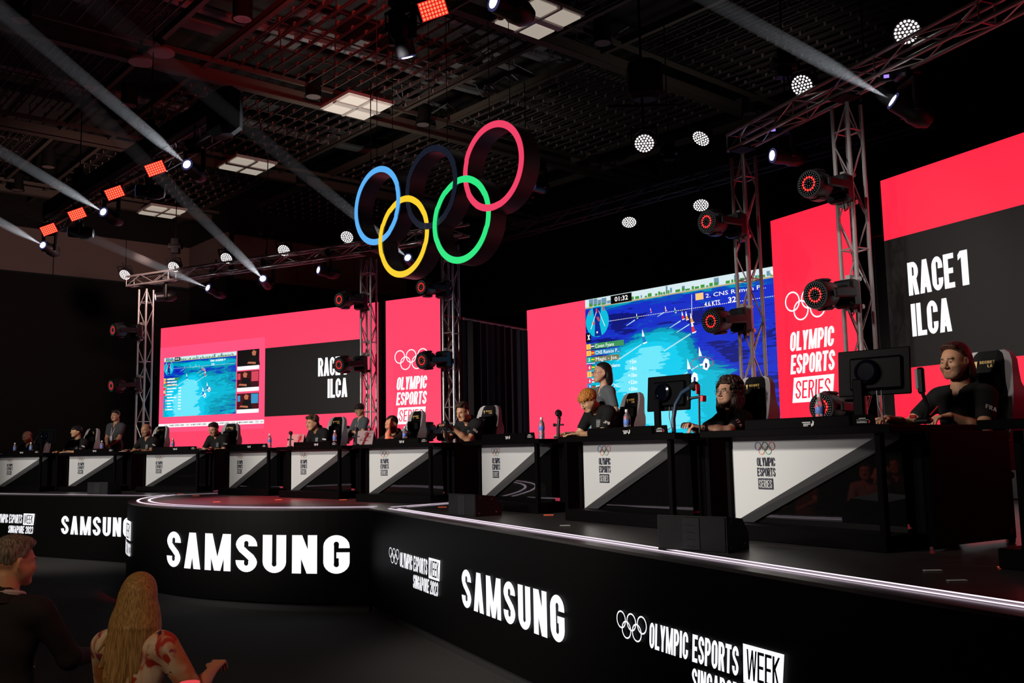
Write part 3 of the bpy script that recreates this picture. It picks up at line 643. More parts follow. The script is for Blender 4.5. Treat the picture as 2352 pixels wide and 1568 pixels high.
for k, (z0, z1) in enumerate(((4.07, 4.475), (3.535, 3.945), (2.995, 3.39))):
    s0, s1 = 2.905, 3.665
    lay(Ls, 'camera_thumbnail', [rectp(s0, z0, s1, z1)], esc('thumb%d' % k, ((12, 8, 8), (60, 12, 20), (70, 12, 22))[k]), -.006)
    lay(Ls, 'thumbnail_caption', [rectp(s0, z0-.095, s1, z0)], white_led, -.006)
    c = (3.5, 3.2, 3.25)[k]; h = z1-z0
    lay(Ls, 'thumbnail_shirt', [[(c-.2, z0), (c+.2, z0), (c+.14, z0+h*.55), (c-.10, z0+h*.6)]], esc('thumb_shirt', (15, 12, 14)), -.010)
    lay(Ls, 'thumbnail_face', [[(c-.06, z0+h*.62), (c+.04, z0+h*.6), (c+.07, z0+h*.85), (c-.03, z0+h*.95), (c-.09, z0+h*.8)], [(c-.25, z0+h*.15), (c+.05, z0+h*.08), (c+.05, z0+h*.2), (c-.2, z0+h*.25)]], esc('thumb_skin', (190, 110, 80)), -.012)
    if k: lay(Ls, 'thumbnail_backdrop', [rectp(s0+.5, z0+h*.35, s1-.02, z1-.02), rectp(s0+.02, z0+h*.5, s0+.12, z1-.05)], esc('thumb_back%d' % k, ((0, 0, 0), (215, 70, 90), (60, 150, 200))[k]), -.008)
# ================================================================ HANGING OLYMPIC-STYLE RINGS
D = 1.3; rr_ = D/2; Yr = FPX*D/200
cp = at(990, 430, Y=Yr); ryaw = R(-46.6)
RG = thing('ring_emblem', 'five big interlocked coloured rings hanging over the stage', 'hanging emblem', mxy(cp.x, cp.y, cp.z, ryaw))
side_m = mat('ring_side', (.035, .033, .042), .42, bump=.02, bscale=20); wband = .098*D/1.0*.78
cols = {'blue': (95, 182, 252), 'black': (28, 33, 48), 'red': (246, 68, 106), 'yellow': (255, 214, 48), 'green': (48, 238, 134)}
cen = {'blue': (-2.17*rr_, 0), 'black': (0, 0), 'red': (2.17*rr_, 0), 'yellow': (-1.085*rr_, -.99*rr_), 'green': (1.085*rr_, -.99*rr_)}
over = [('blue', 'yellow', 'blue', 'yellow'), ('black', 'yellow', 'yellow', 'black'), ('black', 'green', 'black', 'green'), ('red', 'green', 'green', 'red')]
bumps = {k: [] for k in cols}; rm = rr_-wband/2
for u_, l_, hi, lo in over:
    a = Vector(cen[u_]); b = Vector(cen[l_]); mid = (a+b)/2; d = (b-a); h = math.sqrt(rm*rm-(d.length/2)**2); p = Vector((-d.y, d.x)).normalized()*h
    c1, c2 = mid+p, mid-p
    if c1.y < c2.y: c1, c2 = c2, c1
    for pt, win in ((c1, hi), (c2, lo)):
        for r_ in (u_, l_):
            v = pt-Vector(cen[r_]); bumps[r_].append((math.atan2(v.y, v.x), 1 if r_ == win else -1))
for k, (cx, cz) in cen.items():
    mb = MB(); N = 96; d0, d1 = 0, .30; ring = []
    for i in range(N):
        a = 2*math.pi*i/N; c, s = math.cos(a), math.sin(a)
        ring += [(cx+rr_*c, d0, cz+rr_*s), (cx+rr_*c, d1, cz+rr_*s), (cx+(rr_-wband)*c, d1, cz+(rr_-wband)*s), (cx+(rr_-wband)*c, d0, cz+(rr_-wband)*s)]
    mb.add(ring, [(i*4+j, i*4+(j+1) % 4, ((i+1) % N)*4+(j+1) % 4, ((i+1) % N)*4+j) for i in range(N) for j in range(4)])
    part = mb.build('ring', side_m, RG, True); part['label'] = k+' ring'
    mb = MB(); pts = []
    for i in range(N):
        a = 2*math.pi*i/N; y = -.012
        for b_, sg in bumps[k]:
            df = abs((a-b_+math.pi) % (2*math.pi)-math.pi)
            if df < .42: y -= .009*sg
        for r_ in (rr_, rr_-wband): pts.append((cx+r_*math.cos(a), y, cz+r_*math.sin(a)))
    mb.add(pts, [(2*i, 2*i+1, 2*((i+1) % N)+1, 2*((i+1) % N)) for i in range(N)])
    fm = emit('ring_face_'+k, lin(cols[k]), .96, True) if k != 'black' else emit('ring_face_black', lin(cols[k]), .8, False, (.02, .02, .03))
    mb.build('lit_face', fm, part)
mb = MB()
for x, z in ((-2.17*rr_, rr_), (0, rr_), (2.17*rr_, rr_)):
    for dx in (-.22, .22): mb.cyl((x+dx, .15, z-.03), (x+dx, .15, 9.9-cp.z), .006, n=5)
mb.build('hanging_wire', mat('wire', (.15, .13, .12), .4, .8), RG)

# ================================================================ TRUSSES
def truss_parts(t, a, b, half=.12, rc=.025, up=Vector((0, 0, 1)), pitch=.5, rb=.0095, alu=alu):
    a = Vector(a); b = Vector(b); L = (b-a).length; d = (b-a)/L
    u = (up-d*up.dot(d)); u = u.normalized() if u.length > 1e-3 else Vector((1, 0, 0)); v = d.cross(u)
    cor = [(u*i+v*j)*half for i, j in ((1, 1), (1, -1), (-1, -1), (-1, 1))]
    for c in cor: MB().cyl(a+c, b+c, rc, n=10).build('chord', alu, t, True)
    mb = MB(); k = max(2, round(L/pitch)); st = L/k
    for f in range(4):
        c0, c1 = cor[f], cor[(f+1) % 4]
        for i in range(k):
            p, q = (c0, c1) if (i+f) % 2 else (c1, c0)
            mb.cyl(a+d*(st*i)+p, a+d*(st*(i+1))+q, rb, n=6, caps=False)
        j = 0
        while j <= L+.01:
            mb.cyl(a+d*min(j, L)+c0, a+d*min(j, L)+c1, rb*1.15, n=6, caps=False); j += 1.5
    mb.build('bracing', alu, t, True)
ZT = 6.33
TW = {'T1': ((-9.23, 23.6), -28, 'leftmost truss tower beside the far left screen'), 'T1b': ((-3.1, 20.3), -28, 'truss tower left of the narrow pink banner'),
      'T2': ((-1.23, 19.0), -33, 'truss tower right of the narrow pink banner'), 'T3': ((3.44, 13.46), -68, 'truss tower in front of the sailing screen'), 'T4': ((4.25, 11.46), -68, 'truss tower right of the narrow red banner')}
for k, ((x, y), yw, s) in TW.items():
    t = thing('truss_tower', 'silver lattice '+s, 'truss', mxy(x, y, ZS, R(yw)+R(6)), 'lattice towers of the stage')
    truss_parts(t, (0, 0, .03), (0, 0, ZT-.26-ZS), up=Vector((1, 0, 0)))
    MB().rbox((0, 0, .015), (.5, .5, .03)).build('base_plate', alu, t); mb = MB().box((0, 0, ZT-.15-ZS), (.28, .28, .02))
    mb.build('top_plate', blkm, t)
def beam_truss(P, yaw, s0, s1, z, label, m_=None):
    d = dirv(yaw); t = thing('truss_beam', label, 'truss', mxy(P[0], P[1], z, yaw), 'horizontal truss beams')
    truss_parts(t, (s0, 0, 0), (s1, 0, 0), alu=m_ or alu); return t
beam_truss((3.44, 13.46), R(-68), -.2, 12.5, ZT+.0, 'silver lattice beam rising to the top right corner')
beam_truss((-9.23, 23.6), R(-28), -.6, 7.4, ZT+.0, 'silver lattice beam above the far left screen')
beam_truss((-1.23, 19.0), R(-33), -2.3, .4, ZT+.0, 'short lattice beam behind the hanging rings')
FT0, FTY = Vector((-6.3, 16.5)), R(-47.4)
FTb = FT0+Vector((-math.sin(FTY), math.cos(FTY)))*.25
beam_truss(FTb, FTY, 6.9, 15, 7.3, 'dark lattice beam by the red blinder at the top edge', mat('dull_truss', (.07, .065, .065), .5, .3))
ft = beam_truss(FTb, FTY, -7.0, 1.9, 7.3, 'dark lattice beam carrying four red blinders, upper left', mat('dull_truss', (.07, .065, .065), .5, .3))
MB().rbox((-2.4, .0, .40), (9.4, .30, .34)).rbox((2.1, 0, .2), (.7, .4, .8), .1).build('cable_tray', blkm, ft)
bt = beam_truss((2.4, 18.3), R(-48), -4, 6, 6.75, 'dark lattice beam high above the centre screen', mat('black_truss', (.012, .012, .013), .6))
for s0_, z_ in ((-9.23, 0),): pass
mb = MB(); 
for P, yw, ss, z in (((3.44, 13.46), -68, (1, 5, 9), ZT), ((-9.23, 23.6), -28, (1, 4, 7), ZT), ((FTb.x, FTb.y), -47.4, (-5, -1, 8, 12), 7.3), ((2.4, 18.3), -48, (-3, 1, 5), 6.75)):
    for s in ss:
        d = dirv(R(yw)); t = thing('chain_hoist', 'black chain hoist and chain holding up a truss beam', 'chain hoist', Matrix.Translation((P[0]+d.x*s, P[1]+d.y*s, z)), 'chain hoists over the truss beams')
        MB().cyl((0, 0, .12), (0, 0, 10.1-z), .012, n=5).build('chain', blkm, t); MB().rbox((0, 0, .75), (.2, .16, .38)).cyl((-.16, 0, .75), (.16, 0, .75), .09).build('motor_body', blk, t)

# ================================================================ LIGHTING FIXTURES
def dots(mb, rings, y, r):
    for rad, n_ in rings:
        for i in range(n_):
            a = 2*math.pi*i/n_; cx, cz = rad*math.cos(a), rad*math.sin(a)
            k = 8; mb.add([(cx+r*math.cos(2*math.pi*j/k), y, cz+r*math.sin(2*math.pi*j/k)) for j in range(k)], [tuple(range(k))])
RY = Matrix.Rotation(R(90), 4, 'X')    # lathe axis z -> local -y
def wash_head(t, lit=True):
    # origin at lens centre, lens towards -y, yoke and base behind along +y
    MB().lathe([(.135, 0), (.165, .0), (.172, -.03), (.17, -.12), (.15, -.27), (.11, -.33), (.02, -.34)], 26, RY).rbox((0, .17, .165), (.15, .19, .045), .02).rbox((0, .17, -.165), (.15, .19, .045), .02).build('head_housing', blk, t, True)
    MB().lathe([(.14, .002), (.005, .002)], 26, RY).build('lens_plate', mat('lens_black', (.004, .004, .005), .2), t)
    mb = MB(); dots(mb, ((.078, 14), ), -.006, .0165); mb.build('red_ring', red_led, t)
    mb = MB(); dots(mb, ((.028, 6), (.05, 10), (.078, 14), (.106, 22), (.128, 28)), -.009, .0032); mb.build('lens_array', emit('lens_glint', (.75, .85, .8), .7, False), t)
    mb = MB()
    for s in (-1, 1): mb.rbox((s*.205, .30, 0), (.045, .42, .11), .015)
    mb.rbox((0, .50, 0), (.42, .07, .13), .02); mb.build('yoke', blk, t, True)
    MB().rbox((0, .62, 0), (.30, .17, .34), .03).build('base', blk, t, True)
    MB().box((0, .735, 0), (.06, .08, .46)).cyl((-.13, .76, .17), (.13, .76, .17), .03).cyl((-.13, .76, -.17), (.13, .76, -.17), .03).build('clamp', alu, t, True)
    pts = [Vector((.05, .60, -.17)), Vector((.02, .66, -.27)), Vector((.0, .74, -.24)), Vector((0, .78, -.16))]
    MB().tube(pts, .007, 5).build('safety_cable', blkm, t)
nR, nC, nL = Vector((-.848, -.53, 0)), Vector((-.55, -.84, 0)), Vector((-.42, -.90, -.05))
tw_pts = [('T4', -68, ((1845, 427, 5.287), (1860, 680, 3.80), (1880, 935, 2.341)), Vector((-.80, -.60, -.02)), 'right of the narrow red banner'),
          ('T3', -68, ((1620, 510, 5.338), (1645, 735, 3.773)), Vector((-.80, -.60, -.02)), 'in front of the sailing screen'),
          ('T2', -33, ((985, 657, 5.269), (992, 826, 3.734), (985, 990, 2.279)), Vector((-.62, -.78, -.02)), 'right of the narrow pink banner'),
          ('T1b', -28, ((805, 685, 5.253), (800, 836, 3.802), (795, 997, 2.275)), Vector((-.60, -.80, -.02)), 'left of the narrow pink banner'),
          ('T1', -28, ((285, 755, 5.133), (280, 884, 3.694)), Vector((-.62, -.78, -.02)), 'at the far left')]
lvl = ('upper', 'middle', 'lowest')
for k, yw, pts, dr, s in tw_pts:
    (x, y), _, _ = TW[k]
    for i, (px, py, z) in enumerate(pts):
        loc = Vector((x, y, z))+Vector((dr.x, dr.y, 0)).normalized()*.86
        loc.z = on_plane(px, py, loc, R(yw)).z
        dd = Vector((dr.x, dr.y, (-.04, -.10, .02)[i])).normalized()
        M = look(loc, dd)
        place('wash_light', wash_head, M, 'moving-head light with red ring, %s on the tower %s' % (lvl[i], s), 'stage light', 'red-ringed wash lights on the truss towers')
def par(t):
    MB().lathe([(.155, 0), (.165, .0), (.17, -.02), (.165, -.10), (.13, -.15), (.02, -.16)], 24, RY).build('housing', blk, t, True)
    mb = MB(); dots(mb, ((0.0001, 1), (.045, 6), (.085, 12), (.125, 18)), -.006, .0150); mb.build('led_array', led_hot, t)
    MB().lathe([(.15, .001), (.005, .001)], 24, RY).build('front_plate', mat('lens_grey', (.12, .11, .12), .3), t)
    mb = MB()
    for s in (-1, 1): mb.rbox((s*.185, .08, .08), (.02, .05, .22), .008)
    mb.rbox((0, .08, .20), (.39, .05, .02), .008); mb.cyl((0, .08, .2), (0, .08, .3), .02); mb.build('bracket', blkm, t)
PT3, PT1 = (3.44, 13.46), (-9.23, 23.6); FR0 = (FT0.x, FT0.y)
for i, (px, py, s) in enumerate(((287, 631, 'furthest left above the leftmost tower'), (399, 613, 'second from the left on the left beam'), (520, 593, 'middle one on the left beam'), (652, 575, 'right of the middle one on the left beam'), (797, 544, 'on the left beam right beside the hanging blue ring'))):
    p = on_plane(px, py, PT1, R(-28)); place('par_light', par, look(p, (-.12, -.80, -.62)), 'round white LED lamp, '+s, 'stage light', 'round white LED lamps on the beams')
for px, py, P, yw, dr, s in ((1610, 318, PT3, -68, (-.62, -.40, -.85), 'at the left end of the right beam'), (1842, 196, PT3, -68, (-.60, -.70, -.62), 'on the right beam between the two towers'), (2083, 73, PT3, -68, (-.25, -.75, -.62), 'largest, near the top right corner')):
    p = on_plane(px, py, P, R(yw)); place('par_light', par, look(p, dr), 'round white LED lamp, '+s, 'stage light', 'round white LED lamps on the beams')
for loc, dr, s in (((at(1480, 329, z=6.3)), (-.15, -.8, -.75), 'hanging in the dark right of the rings'), ((at(1445, 510, z=6.3)), (-.1, -.65, -.95), 'smallest, high above the left half of the sailing screen'), ((at(1610, 471, z=6.3)), (-.1, -.65, -.9), 'beside the top red-ringed light of the tower before the sailing screen')):
    place('par_light', par, look(loc, dr), 'round white LED lamp, '+s, 'stage light', 'round white LED lamps on the beams')
hp = at(1480, 329, z=6.3); t = thing('hoist_bag', 'black drop pipe and bag above the lone hanging LED lamp', 'rigging', Matrix.Translation(hp))
MB().cyl((0, .08, .28), (0, .08, 3.6), .02).cyl((-.5, .08, .6), (.5, .08, .6), .025).build('pipe', blkm, t); MB().rbox((.05, .1, 1.0), (.5, .4, .6), .08).build('bag', blkm, t)
def spot_head(t):
    MB().lathe([(.085, 0), (.11, 0), (.115, -.03), (.12, -.22), (.14, -.26), (.14, -.40), (.09, -.50), (.02, -.52)], 22, RY).build('head_housing', blk, t, True)
    MB().lathe([(.085, .003), (.07, .012), (.005, .02)], 22, RY).build('lens', emit('spot_lens', (.93, .95, 1), 9, False), t, True)
    MB().lathe([(.09, .0), (.103, .0), (.103, .012), (.09, .012)], 22, RY).build('lens_rim', emit('lens_rim_blue', (.25, .25, .8), .12, False), t, True)
def spot_yoke(t, up):
    pass
def beam_light(px, py, P, yaw, endp, label, on=True, drop=.55, zend=7.6, r1=.34, power=1500, dirn=None, z=None):
    p = on_plane(px, py, P, R(yaw)) if P is not None else at(px, py, z=z)
    e = at(endp[0], endp[1], z=zend) if endp else p+Vector(dirn)*6
    d = (e-p).normalized(); M = look(p, d)
    if endp: e = p+d*((9.8-p.z)/d.z if d.z > .12 else 16); r1 = .009*(e-p).length+.055
    t = place('beam_light', spot_head, M, label, 'stage light', 'moving-head spotlights of the rig')
    # yoke and base belong to this fixture: base clamps to the truss above, yoke arms reach down to the tilt axis
    c = p-d*.22; side = d.cross(Vector((0, 0, 1))).normalized(); Mi = M.inverted()
    mb = MB()
    for s in (-1, 1):
        a = c+side*(.17*s); b = a+Vector((0, 0, .32)); mb.tube([a-Vector((0, 0, .05)), a+Vector((0, 0, .1)), b], [.035, .045, .04], 8)
    b0 = c+Vector((0, 0, .34)); mb.tube([b0-side*.2, b0+side*.2], .04, 8); mb.v = [tuple(Mi @ Vector(v)) for v in mb.v]; mb.build('yoke', blk, t, True)
    mb = MB().rbox((0, 0, 0), (.30, .24, .16), .03); X = Matrix.Translation(c+Vector((0, 0, .46))) @ Matrix.Rotation(math.atan2(side.y, side.x), 4, 'Z'); mb.v = [tuple(Mi @ (X @ Vector(v))) for v in mb.v]; mb.build('base', blk, t, True)
    mb = MB().cyl(c+Vector((0, 0, .5)), c+Vector((0, 0, .78)), .02); mb.v = [tuple(Mi @ Vector(v)) for v in mb.v]; mb.build('clamp', blkm, t)
    if on:
        L = (e-p).length
        sp = lamp('SPOT', 'beam_lamp', p+d*.06, e, power, (.86, .92, 1), .006, 15, .9); 
        BEAMS.append((p+d*.03, e, r1, L))
    return t
BEAMS = []
beam_light(478, 661, PT1, -28, (-260, 345), 'lit moving spotlight under the left beam, the left one of the two beaming up left')
beam_light(604, 640, PT1, -28, (55, 95), 'lit moving spotlight under the left beam, nearest below the middle of the beam')
beam_light(732, 620, PT1, -28, None, 'moving spotlight under the left beam facing sideways, no beam', False, dirn=(-.75, -.55, .10))
beam_light(358, 682, PT1, -28, None, 'dim moving spotlight hanging right beside the leftmost tower', False, dirn=(-.9, -.42, -.12))
beam_light(937, 592, (-1.23, 19.0), -33, (330, 100), 'moving spotlight seen through the hanging yellow ring')
beam_light(2052, 232, PT3, -68, (1450, -100), 'lit moving spotlight under the right beam, beaming up to the top edge', r1=.30)
beam_light(1775, 357, PT3, -68, None, 'moving spotlight under the right beam facing left between the right towers', False, dirn=(-.97, -.25, -.02))
beam_light(1222, 426, None, 0, None, 'small moving spotlight peeping out behind the hanging red ring', False, dirn=(-.6, -.75, -.1), z=7.2)
beam_light(430, 378, FR0, -47.4, (-30, -5), 'lit moving spotlight on the front rig, right of the top red blinder')
beam_light(238, 487, FR0, -47.4, (-240, 205), 'lit moving spotlight on the front rig, between two red blinders')
beam_light(99, 563, FR0, -47.4, (-330, 330), 'lit moving spotlight at the lower left end of the front rig')
beam_light(313, 437, FR0, -47.4, None, 'moving spotlight on the front rig turned sideways under the second blinder', False, dirn=(-.95, -.25, .05))
beam_light(158, 532, FR0, -47.4, None, 'moving spotlight on the front rig turned away, showing a thin lit lens', False, dirn=(-.97, -.2, .05))
beam_light(935, 130, FR0, -47.4, None, 'large dark moving light with a round base hanging from the front rig', False, dirn=(.2, .3, -.9))
beam_light(1135, 5, None, 0, None, 'dark moving spotlight cut by the top edge', False, dirn=(-.75, -.6, .05), z=6.6)
def blinder(t):
    MB().rbox((0, .06, 0), (.36, .10, .24), .015).build('housing', blk, t)
    mb = MB()
    for i in range(8):
        for j in range(5):
            cx, cz = (i-3.5)*.040, (j-2)*.042; mb.add([(cx+.0145*math.cos(2*math.pi*a/8), -.0, cz+.0165*math.sin(2*math.pi*a/8)) for a in range(8)], [tuple(range(8))])
    mb.build('led_grid', emit('blinder_red', (1, .14, .06), 2.4, False), t)
    MB().add([(-.165, .006, -.108), (.165, .006, -.108), (.165, .006, .108), (-.165, .006, .108)], [(0, 1, 2, 3)]).build('glow_plate', emit('blinder_plate', (1, .02, .02), .8, False), t)
    MB().box((0, .1, .2), (.03, .03, .2)).box((0, .06, .14), (.42, .03, .02)).build('bracket', blkm, t)
for px, py, s in ((995, 20, 'largest, at the top edge'), (357, 387, 'second one down the front rig'), (263, 443, 'third one down the front rig'), (177, 492, 'fourth one down the front rig'), (112, 527, 'lowest on the far left')):
    p = on_plane(px, py, FR0, R(-47.4)); M = look(p, (.30, -.90, -.42)) @ Matrix.Rotation(R(-24), 4, 'Y')
    place('blinder_light', blinder, M, 'glowing red rectangular LED blinder, '+s, 'stage light', 'red LED blinders on the front rig')
for px, py in ((897, 61), (357, 338), (316, 398), ):
    pass
# small blue control displays on fixtures
for px, py, P, yw in ((897, 61, FR0, -47.4), (1776, 298, PT3, -68), (2036, 175, PT3, -68)):
    p = on_plane(px, py, P, R(yw)); t = thing('control_display', 'tiny violet display of a lamp base %s' % {897: 'at the top left of the red blinder', 1776: 'between the right towers', 2036: 'right of the rightmost tower'}[px], 'display', look(p, (-.3, -.9, -.2)))
    MB().rbox((0, .04, 0), (.16, .06, .12), .01).build('case', blk, t); MB().add([(-.03, .005, -.02), (.03, .005, -.02), (.03, .005, .02), (-.03, .005, .02)], [(0, 1, 2, 3)]).build('screen', emit('violet_lcd', (.35, .22, 1), 1.3, False), t)
# lit haze inside the spotlight beams
hz = bpy.data.materials.new('lit_haze'); hz.use_nodes = True; nt = hz.node_tree; nt.nodes.remove(nt.nodes['Principled BSDF'])
vs_ = nt.nodes.new('ShaderNodeVolumeScatter'); vs_.inputs['Density'].default_value = .07; vs_.inputs['Anisotropy'].default_value = .2
nt.links.new(vs_.outputs[0], nt.nodes['Material Output'].inputs['Volume'])
for p, e, r1, L in BEAMS:
    o = MB().cyl(p, e, .085, r1, n=20).build('haze', hz, None, True); o['kind'] = 'stuff'; o['label'] = 'thin haze lit up inside a spotlight beam'
# ================================================================ DESKS
desk_white = mat('desk_white', (.50, .51, .505), .5); desk_bevel_shade = mat('desk_white_shaded', (.095, .095, .097), .5)  # bevel tone is the white panel with its shade painted in
desk_blk = mat('desk_black', (.0022, .0017, .0019), .5, spec=.035, bump=.02, bscale=40); acr = mat('black_acrylic', (.003, .003, .003), .02, spec=.9, bump=.035, bscale=2.4)
ink = mat('ink_black', (.012, .015, .03), .6)
ringc = [mat('ink_blue', (.05, .08, .22), .6), ink, mat('ink_red', (.55, .06, .07), .6), mat('ink_orange', (.62, .18, .05), .6), mat('ink_green', (.03, .25, .12), .6)]
PH, PB, WD = .628, .105, 1.39   # panel height, plinth height, panel width
sticker = mat('sticker_white', (.55, .55, .55), .5); sticker_red = mat('sticker_red', (.6, .03, .05), .5)
def desk_body(t):
    zt, zb = PB+PH, PB
    MB().rbox((.66, .05, PB/2), (1.50, .43, PB), .006).build('plinth', desk_blk, t)
    m = MB(); m.rbox((.68, .30, .745), (1.64, .96, .045), .006); m.build('table_top', desk_blk, t)
    m = MB(); m.rbox((.76, -.135, .79), (.90, .09, .095), .006); m.rbox((.68, -.182, .745), (1.64, .012, .05), .003); m.build('front_lip', desk_blk, t)
    # white wedge panel; shade on its down-facing return is put into the colour
    m = MB(); m.add([(0, 0, zb), (0, 0, zt), (1.33, 0, zt)], [(0, 2, 1)]); m.add([(0, 0, zb), (0, .14, zb), (0, .14, zt), (0, 0, zt)], [(0, 3, 2, 1)])
    m.build('white_panel', desk_white, t)
    m = MB(); m.add([(0, 0, zb), (1.33, 0, zt), (WD, .055, zt), (WD, .055, zt-.05), (.13, .055, zb)], [(0, 4, 3, 1), (1, 3, 2)]); m.build('bevel', desk_bevel_shade, t)
    k = 14; m = MB(); vs = []; fs = []
    for i in range(k+1):
        for j in range(5): vs.append((.06+(WD-.06)*i/k, .062+.016*(1-j/4), zb+PH*j/4))
    fs = [(i*5+j, (i+1)*5+j, (i+1)*5+j+1, i*5+j+1) for i in range(k) for j in range(4)]
    m.add(vs, fs).build('acrylic_panel', acr, t)
    MB().rbox((1.385, -.135, .36), (.045, .045, .72), .004).build('post', desk_blk, t)
    MB().rbox((-.02, .12, .37), (.04, .30, .68), .004).build('end_panel', desk_blk, t)
    MB().rbox((1.515, .56, .375), (.05, .86, .70), .004).rbox((1.44, .28, .4), (.09, .30, .60), .004).build('side_cabinet', desk_blk, t)
    MB().rbox((.65, .48, .42), (1.3, .02, .6), .004).build('modesty_panel', desk_blk, t)
    rg = rings2d(.325, 1.862-ZS-.0145, .030, .0042, 26)
    for q, mm in zip(rg, (ringc[0], ringc[1], ringc[2], ringc[3], ringc[4])): MB().flat(q, -.003).build('ring_print', mm, t)
    MB().flat(word('OLYMPIC', .243, .510, .170, .062, .34, .12, .0)+word('ESPORTS', .243, .438, .170, .062, .34, .12, .0), -.003).build('wordmark', ink, t)
    MB().flat([rectp(.247, .347, .388, .425)], -.003).build('series_box', ink, t)
    MB().flat(word('SERIES', .257, .358, .121, .056, .30, .16, .0, .11), -.005).build('series_lettering', desk_white, t)
    # small stickers on the lip: sponsor strip and flame mark
    m = MB(); m.flat([rectp(.83, .800, .90, .806), rectp(.84, .788, .90, .795), rectp(.84, .778, .88, .784)], -.1815)
    m.flat([[(.905, .773), (.925, .783), (.93, .805), (.915, .815), (.918, .80), (.905, .79)]], -.1815).build('sticker', sticker, t)
DR = {'R': ((-.38, 11.15), (.65, 8.95), (1.62, 7.07)), 'C': ((-4.9, 16.38), (-3.47, 14.82), (-2.0, 13.12)), 'L': ((-10.75, 19.85), (-9.0, 19.25), (-7.02, 18.15))}
DESKS = []   # (x, y, yaw)
DESKS.append((-12.75, 20.9, R(-24)))
for k, yw in (('L', -24), ('C', -42), ('R', -58)):
    for x, y in DR[k]: DESKS.append((x, y, R(yw)))
pR = at(2332, 1190, z=ZS+.25); DESKS.append((2.69, 5.02, R(-58)))
dl = ['at the far left edge of the stage', 'leftmost one with its panel in view', 'second full one from the left', 'left of the curved centre stage, by the floor speaker', 'leftmost on the curved centre stage', 'middle one on the curved centre stage',
      'right end of the curved centre stage', 'behind the small floor speaker', 'behind the big floor speaker', 'nearest and largest, with audience mirrored in its panel', 'cut off by the right edge']
for (x, y, yw), s in zip(DESKS, dl):
    place('competition_desk', desk_body, mxy(x, y, ZS, yw), 'black and white player desk, '+s, 'desk', 'player desks on the stage')
def dloc(i, lx, ly, z=.7675, ang=0):
    x, y, yw = DESKS[i]; d = dirv(yw); n = Vector((-d.y, d.x)); p = Vector((x, y))+d*lx+n*ly
    return mxy(p.x, p.y, ZS+z, yw+ang)
def solve_s(i, px, py, ly):   # position along desk i of something seen at px,py and standing ly behind the panel
    x, y, yw = DESKS[i]; d = dirv(yw); n = Vector((-d.y, d.x)); P = Vector((x, y))+n*ly; q = on_plane(px, py, P, yw)
    return (Vector((q.x, q.y))-P).dot(d), q.z

# ---------------------------------------------------------------- things on the desks
clear = mat('clear_plastic', (.85, .88, .92), .12, trans=.85); lab_blue = mat('bottle_label', (.10, .20, .60), .5, var=.5, bscale=90); capw = mat('white_cap', (.75, .75, .75), .4)
def bottle(t):
    MB().lathe([(.028, 0), (.032, .008), (.031, .06), (.029, .075), (.031, .09), (.031, .15), (.029, .165), (.022, .185), (.013, .20), (.0125, .212)], 18).build('bottle_body', clear, t, True)
    MB().lathe([(.0305, .095), (.0318, .098), (.0318, .138), (.0305, .141)], 18).build('label_band', lab_blue, t, True)
    MB().lathe([(.0155, .207), (.0155, .228), (.013, .231)], 14).build('cap', capw, t, True)
for i, px, py, s in ((1, 34, 1028, 'leftmost of the pair at the far left'), (1, 71, 1027, 'right one of the pair at the far left'), (2, 234, 1021, 'left of the standing man with crossed hands'), (3, 397, 1017, 'before the left end of the far left screen'),
                     (4, 619, 1010, 'before the black RACE 1 block of the left screen'), (5, 769, 1005, 'beside the gaming chair left of the standing man in grey'), (6, 930, 995, 'in front of the narrow pink banner'), (7, 1244, 980, 'alone in front of the pink border of the centre screen'),
                     (8, 1440, 966, 'beside the gaming chair behind the orange-haired player'), (9, 1883, 935, 'largest, left of the big monitor')):
    s_, z_ = solve_s(i, px, py, .02); place('water_bottle', bottle, dloc(i, s_, .02), 'blue-labelled water bottle, '+s, 'bottle', 'water bottles on the desks')
mon_m = mat('monitor_black', (.0022, .0024, .0028), .42, spec=.03, bump=.01, bscale=50)
def monitor(t):
    B = Matrix.Translation((0, 0, .36)) @ Matrix.Rotation(R(-5), 4, 'X')
    MB().rbox((0, .0, 0), (.49, .018, .31), .006, B).rbox((.02, -.014, -.01), (.36, .03, .22), .03, B).build('screen_housing', mon_m, t)
    MB().add([(-.235, .0115, -.145), (.235, .0115, -.145), (.235, .0115, .145), (-.235, .0115, .145)], [(0, 1, 2, 3)], B).build('screen_glass', mat('dark_glass', (.004, .004, .006), .1), t)
    MB().lathe([(.075, 0), (.085, .006), (.08, .03), (.06, .036), (.058, .03), (.0, .03)], 26, B @ Matrix.Translation((-.03, -.03, .0)) @ RY).build('back_ring', mat('glossy_blue_black', (.001, .0012, .004), .10, coat=.6), t, True)
    MB().rbox((-.09, -.055, .16), (.075, .03, .32), .01).rbox((-.09, -.03, .28), (.07, .05, .05), .01).build('stand_neck', mon_m, t)
    MB().rbox((-.06, .0, .008), (.26, .20, .014), .006).build('stand_foot', mon_m, t)
    MB().tube([(0.02, -.02, .24), (.03, -.04, .15), (.06, -.05, .06), (-.04, -.07, .01), (-.10, -.05, .005)], .004, 5).tube([(.05, -.02, .24), (.055, -.03, .12), (.05, -.02, .01)], .003, 5).build('cable', mat('grey_cable', (.12, .12, .12), .5), t)
for i, px, py, an, s in ((9, 2008, 868, 14, 'large black monitor seen from behind, on the nearest desk'), (8, 1537, 925, 8, 'black monitor seen from behind between the orange-haired and the curly-haired player'), (1, 108, 1003, 6, 'small dark monitor seen from behind beside the gaming chair at the far left')):
    s_, z_ = solve_s(i, px, py, .25); place('monitor', monitor, dloc(i, s_, .25, .7675, R(an)), s, 'monitor', 'monitors on the desks')
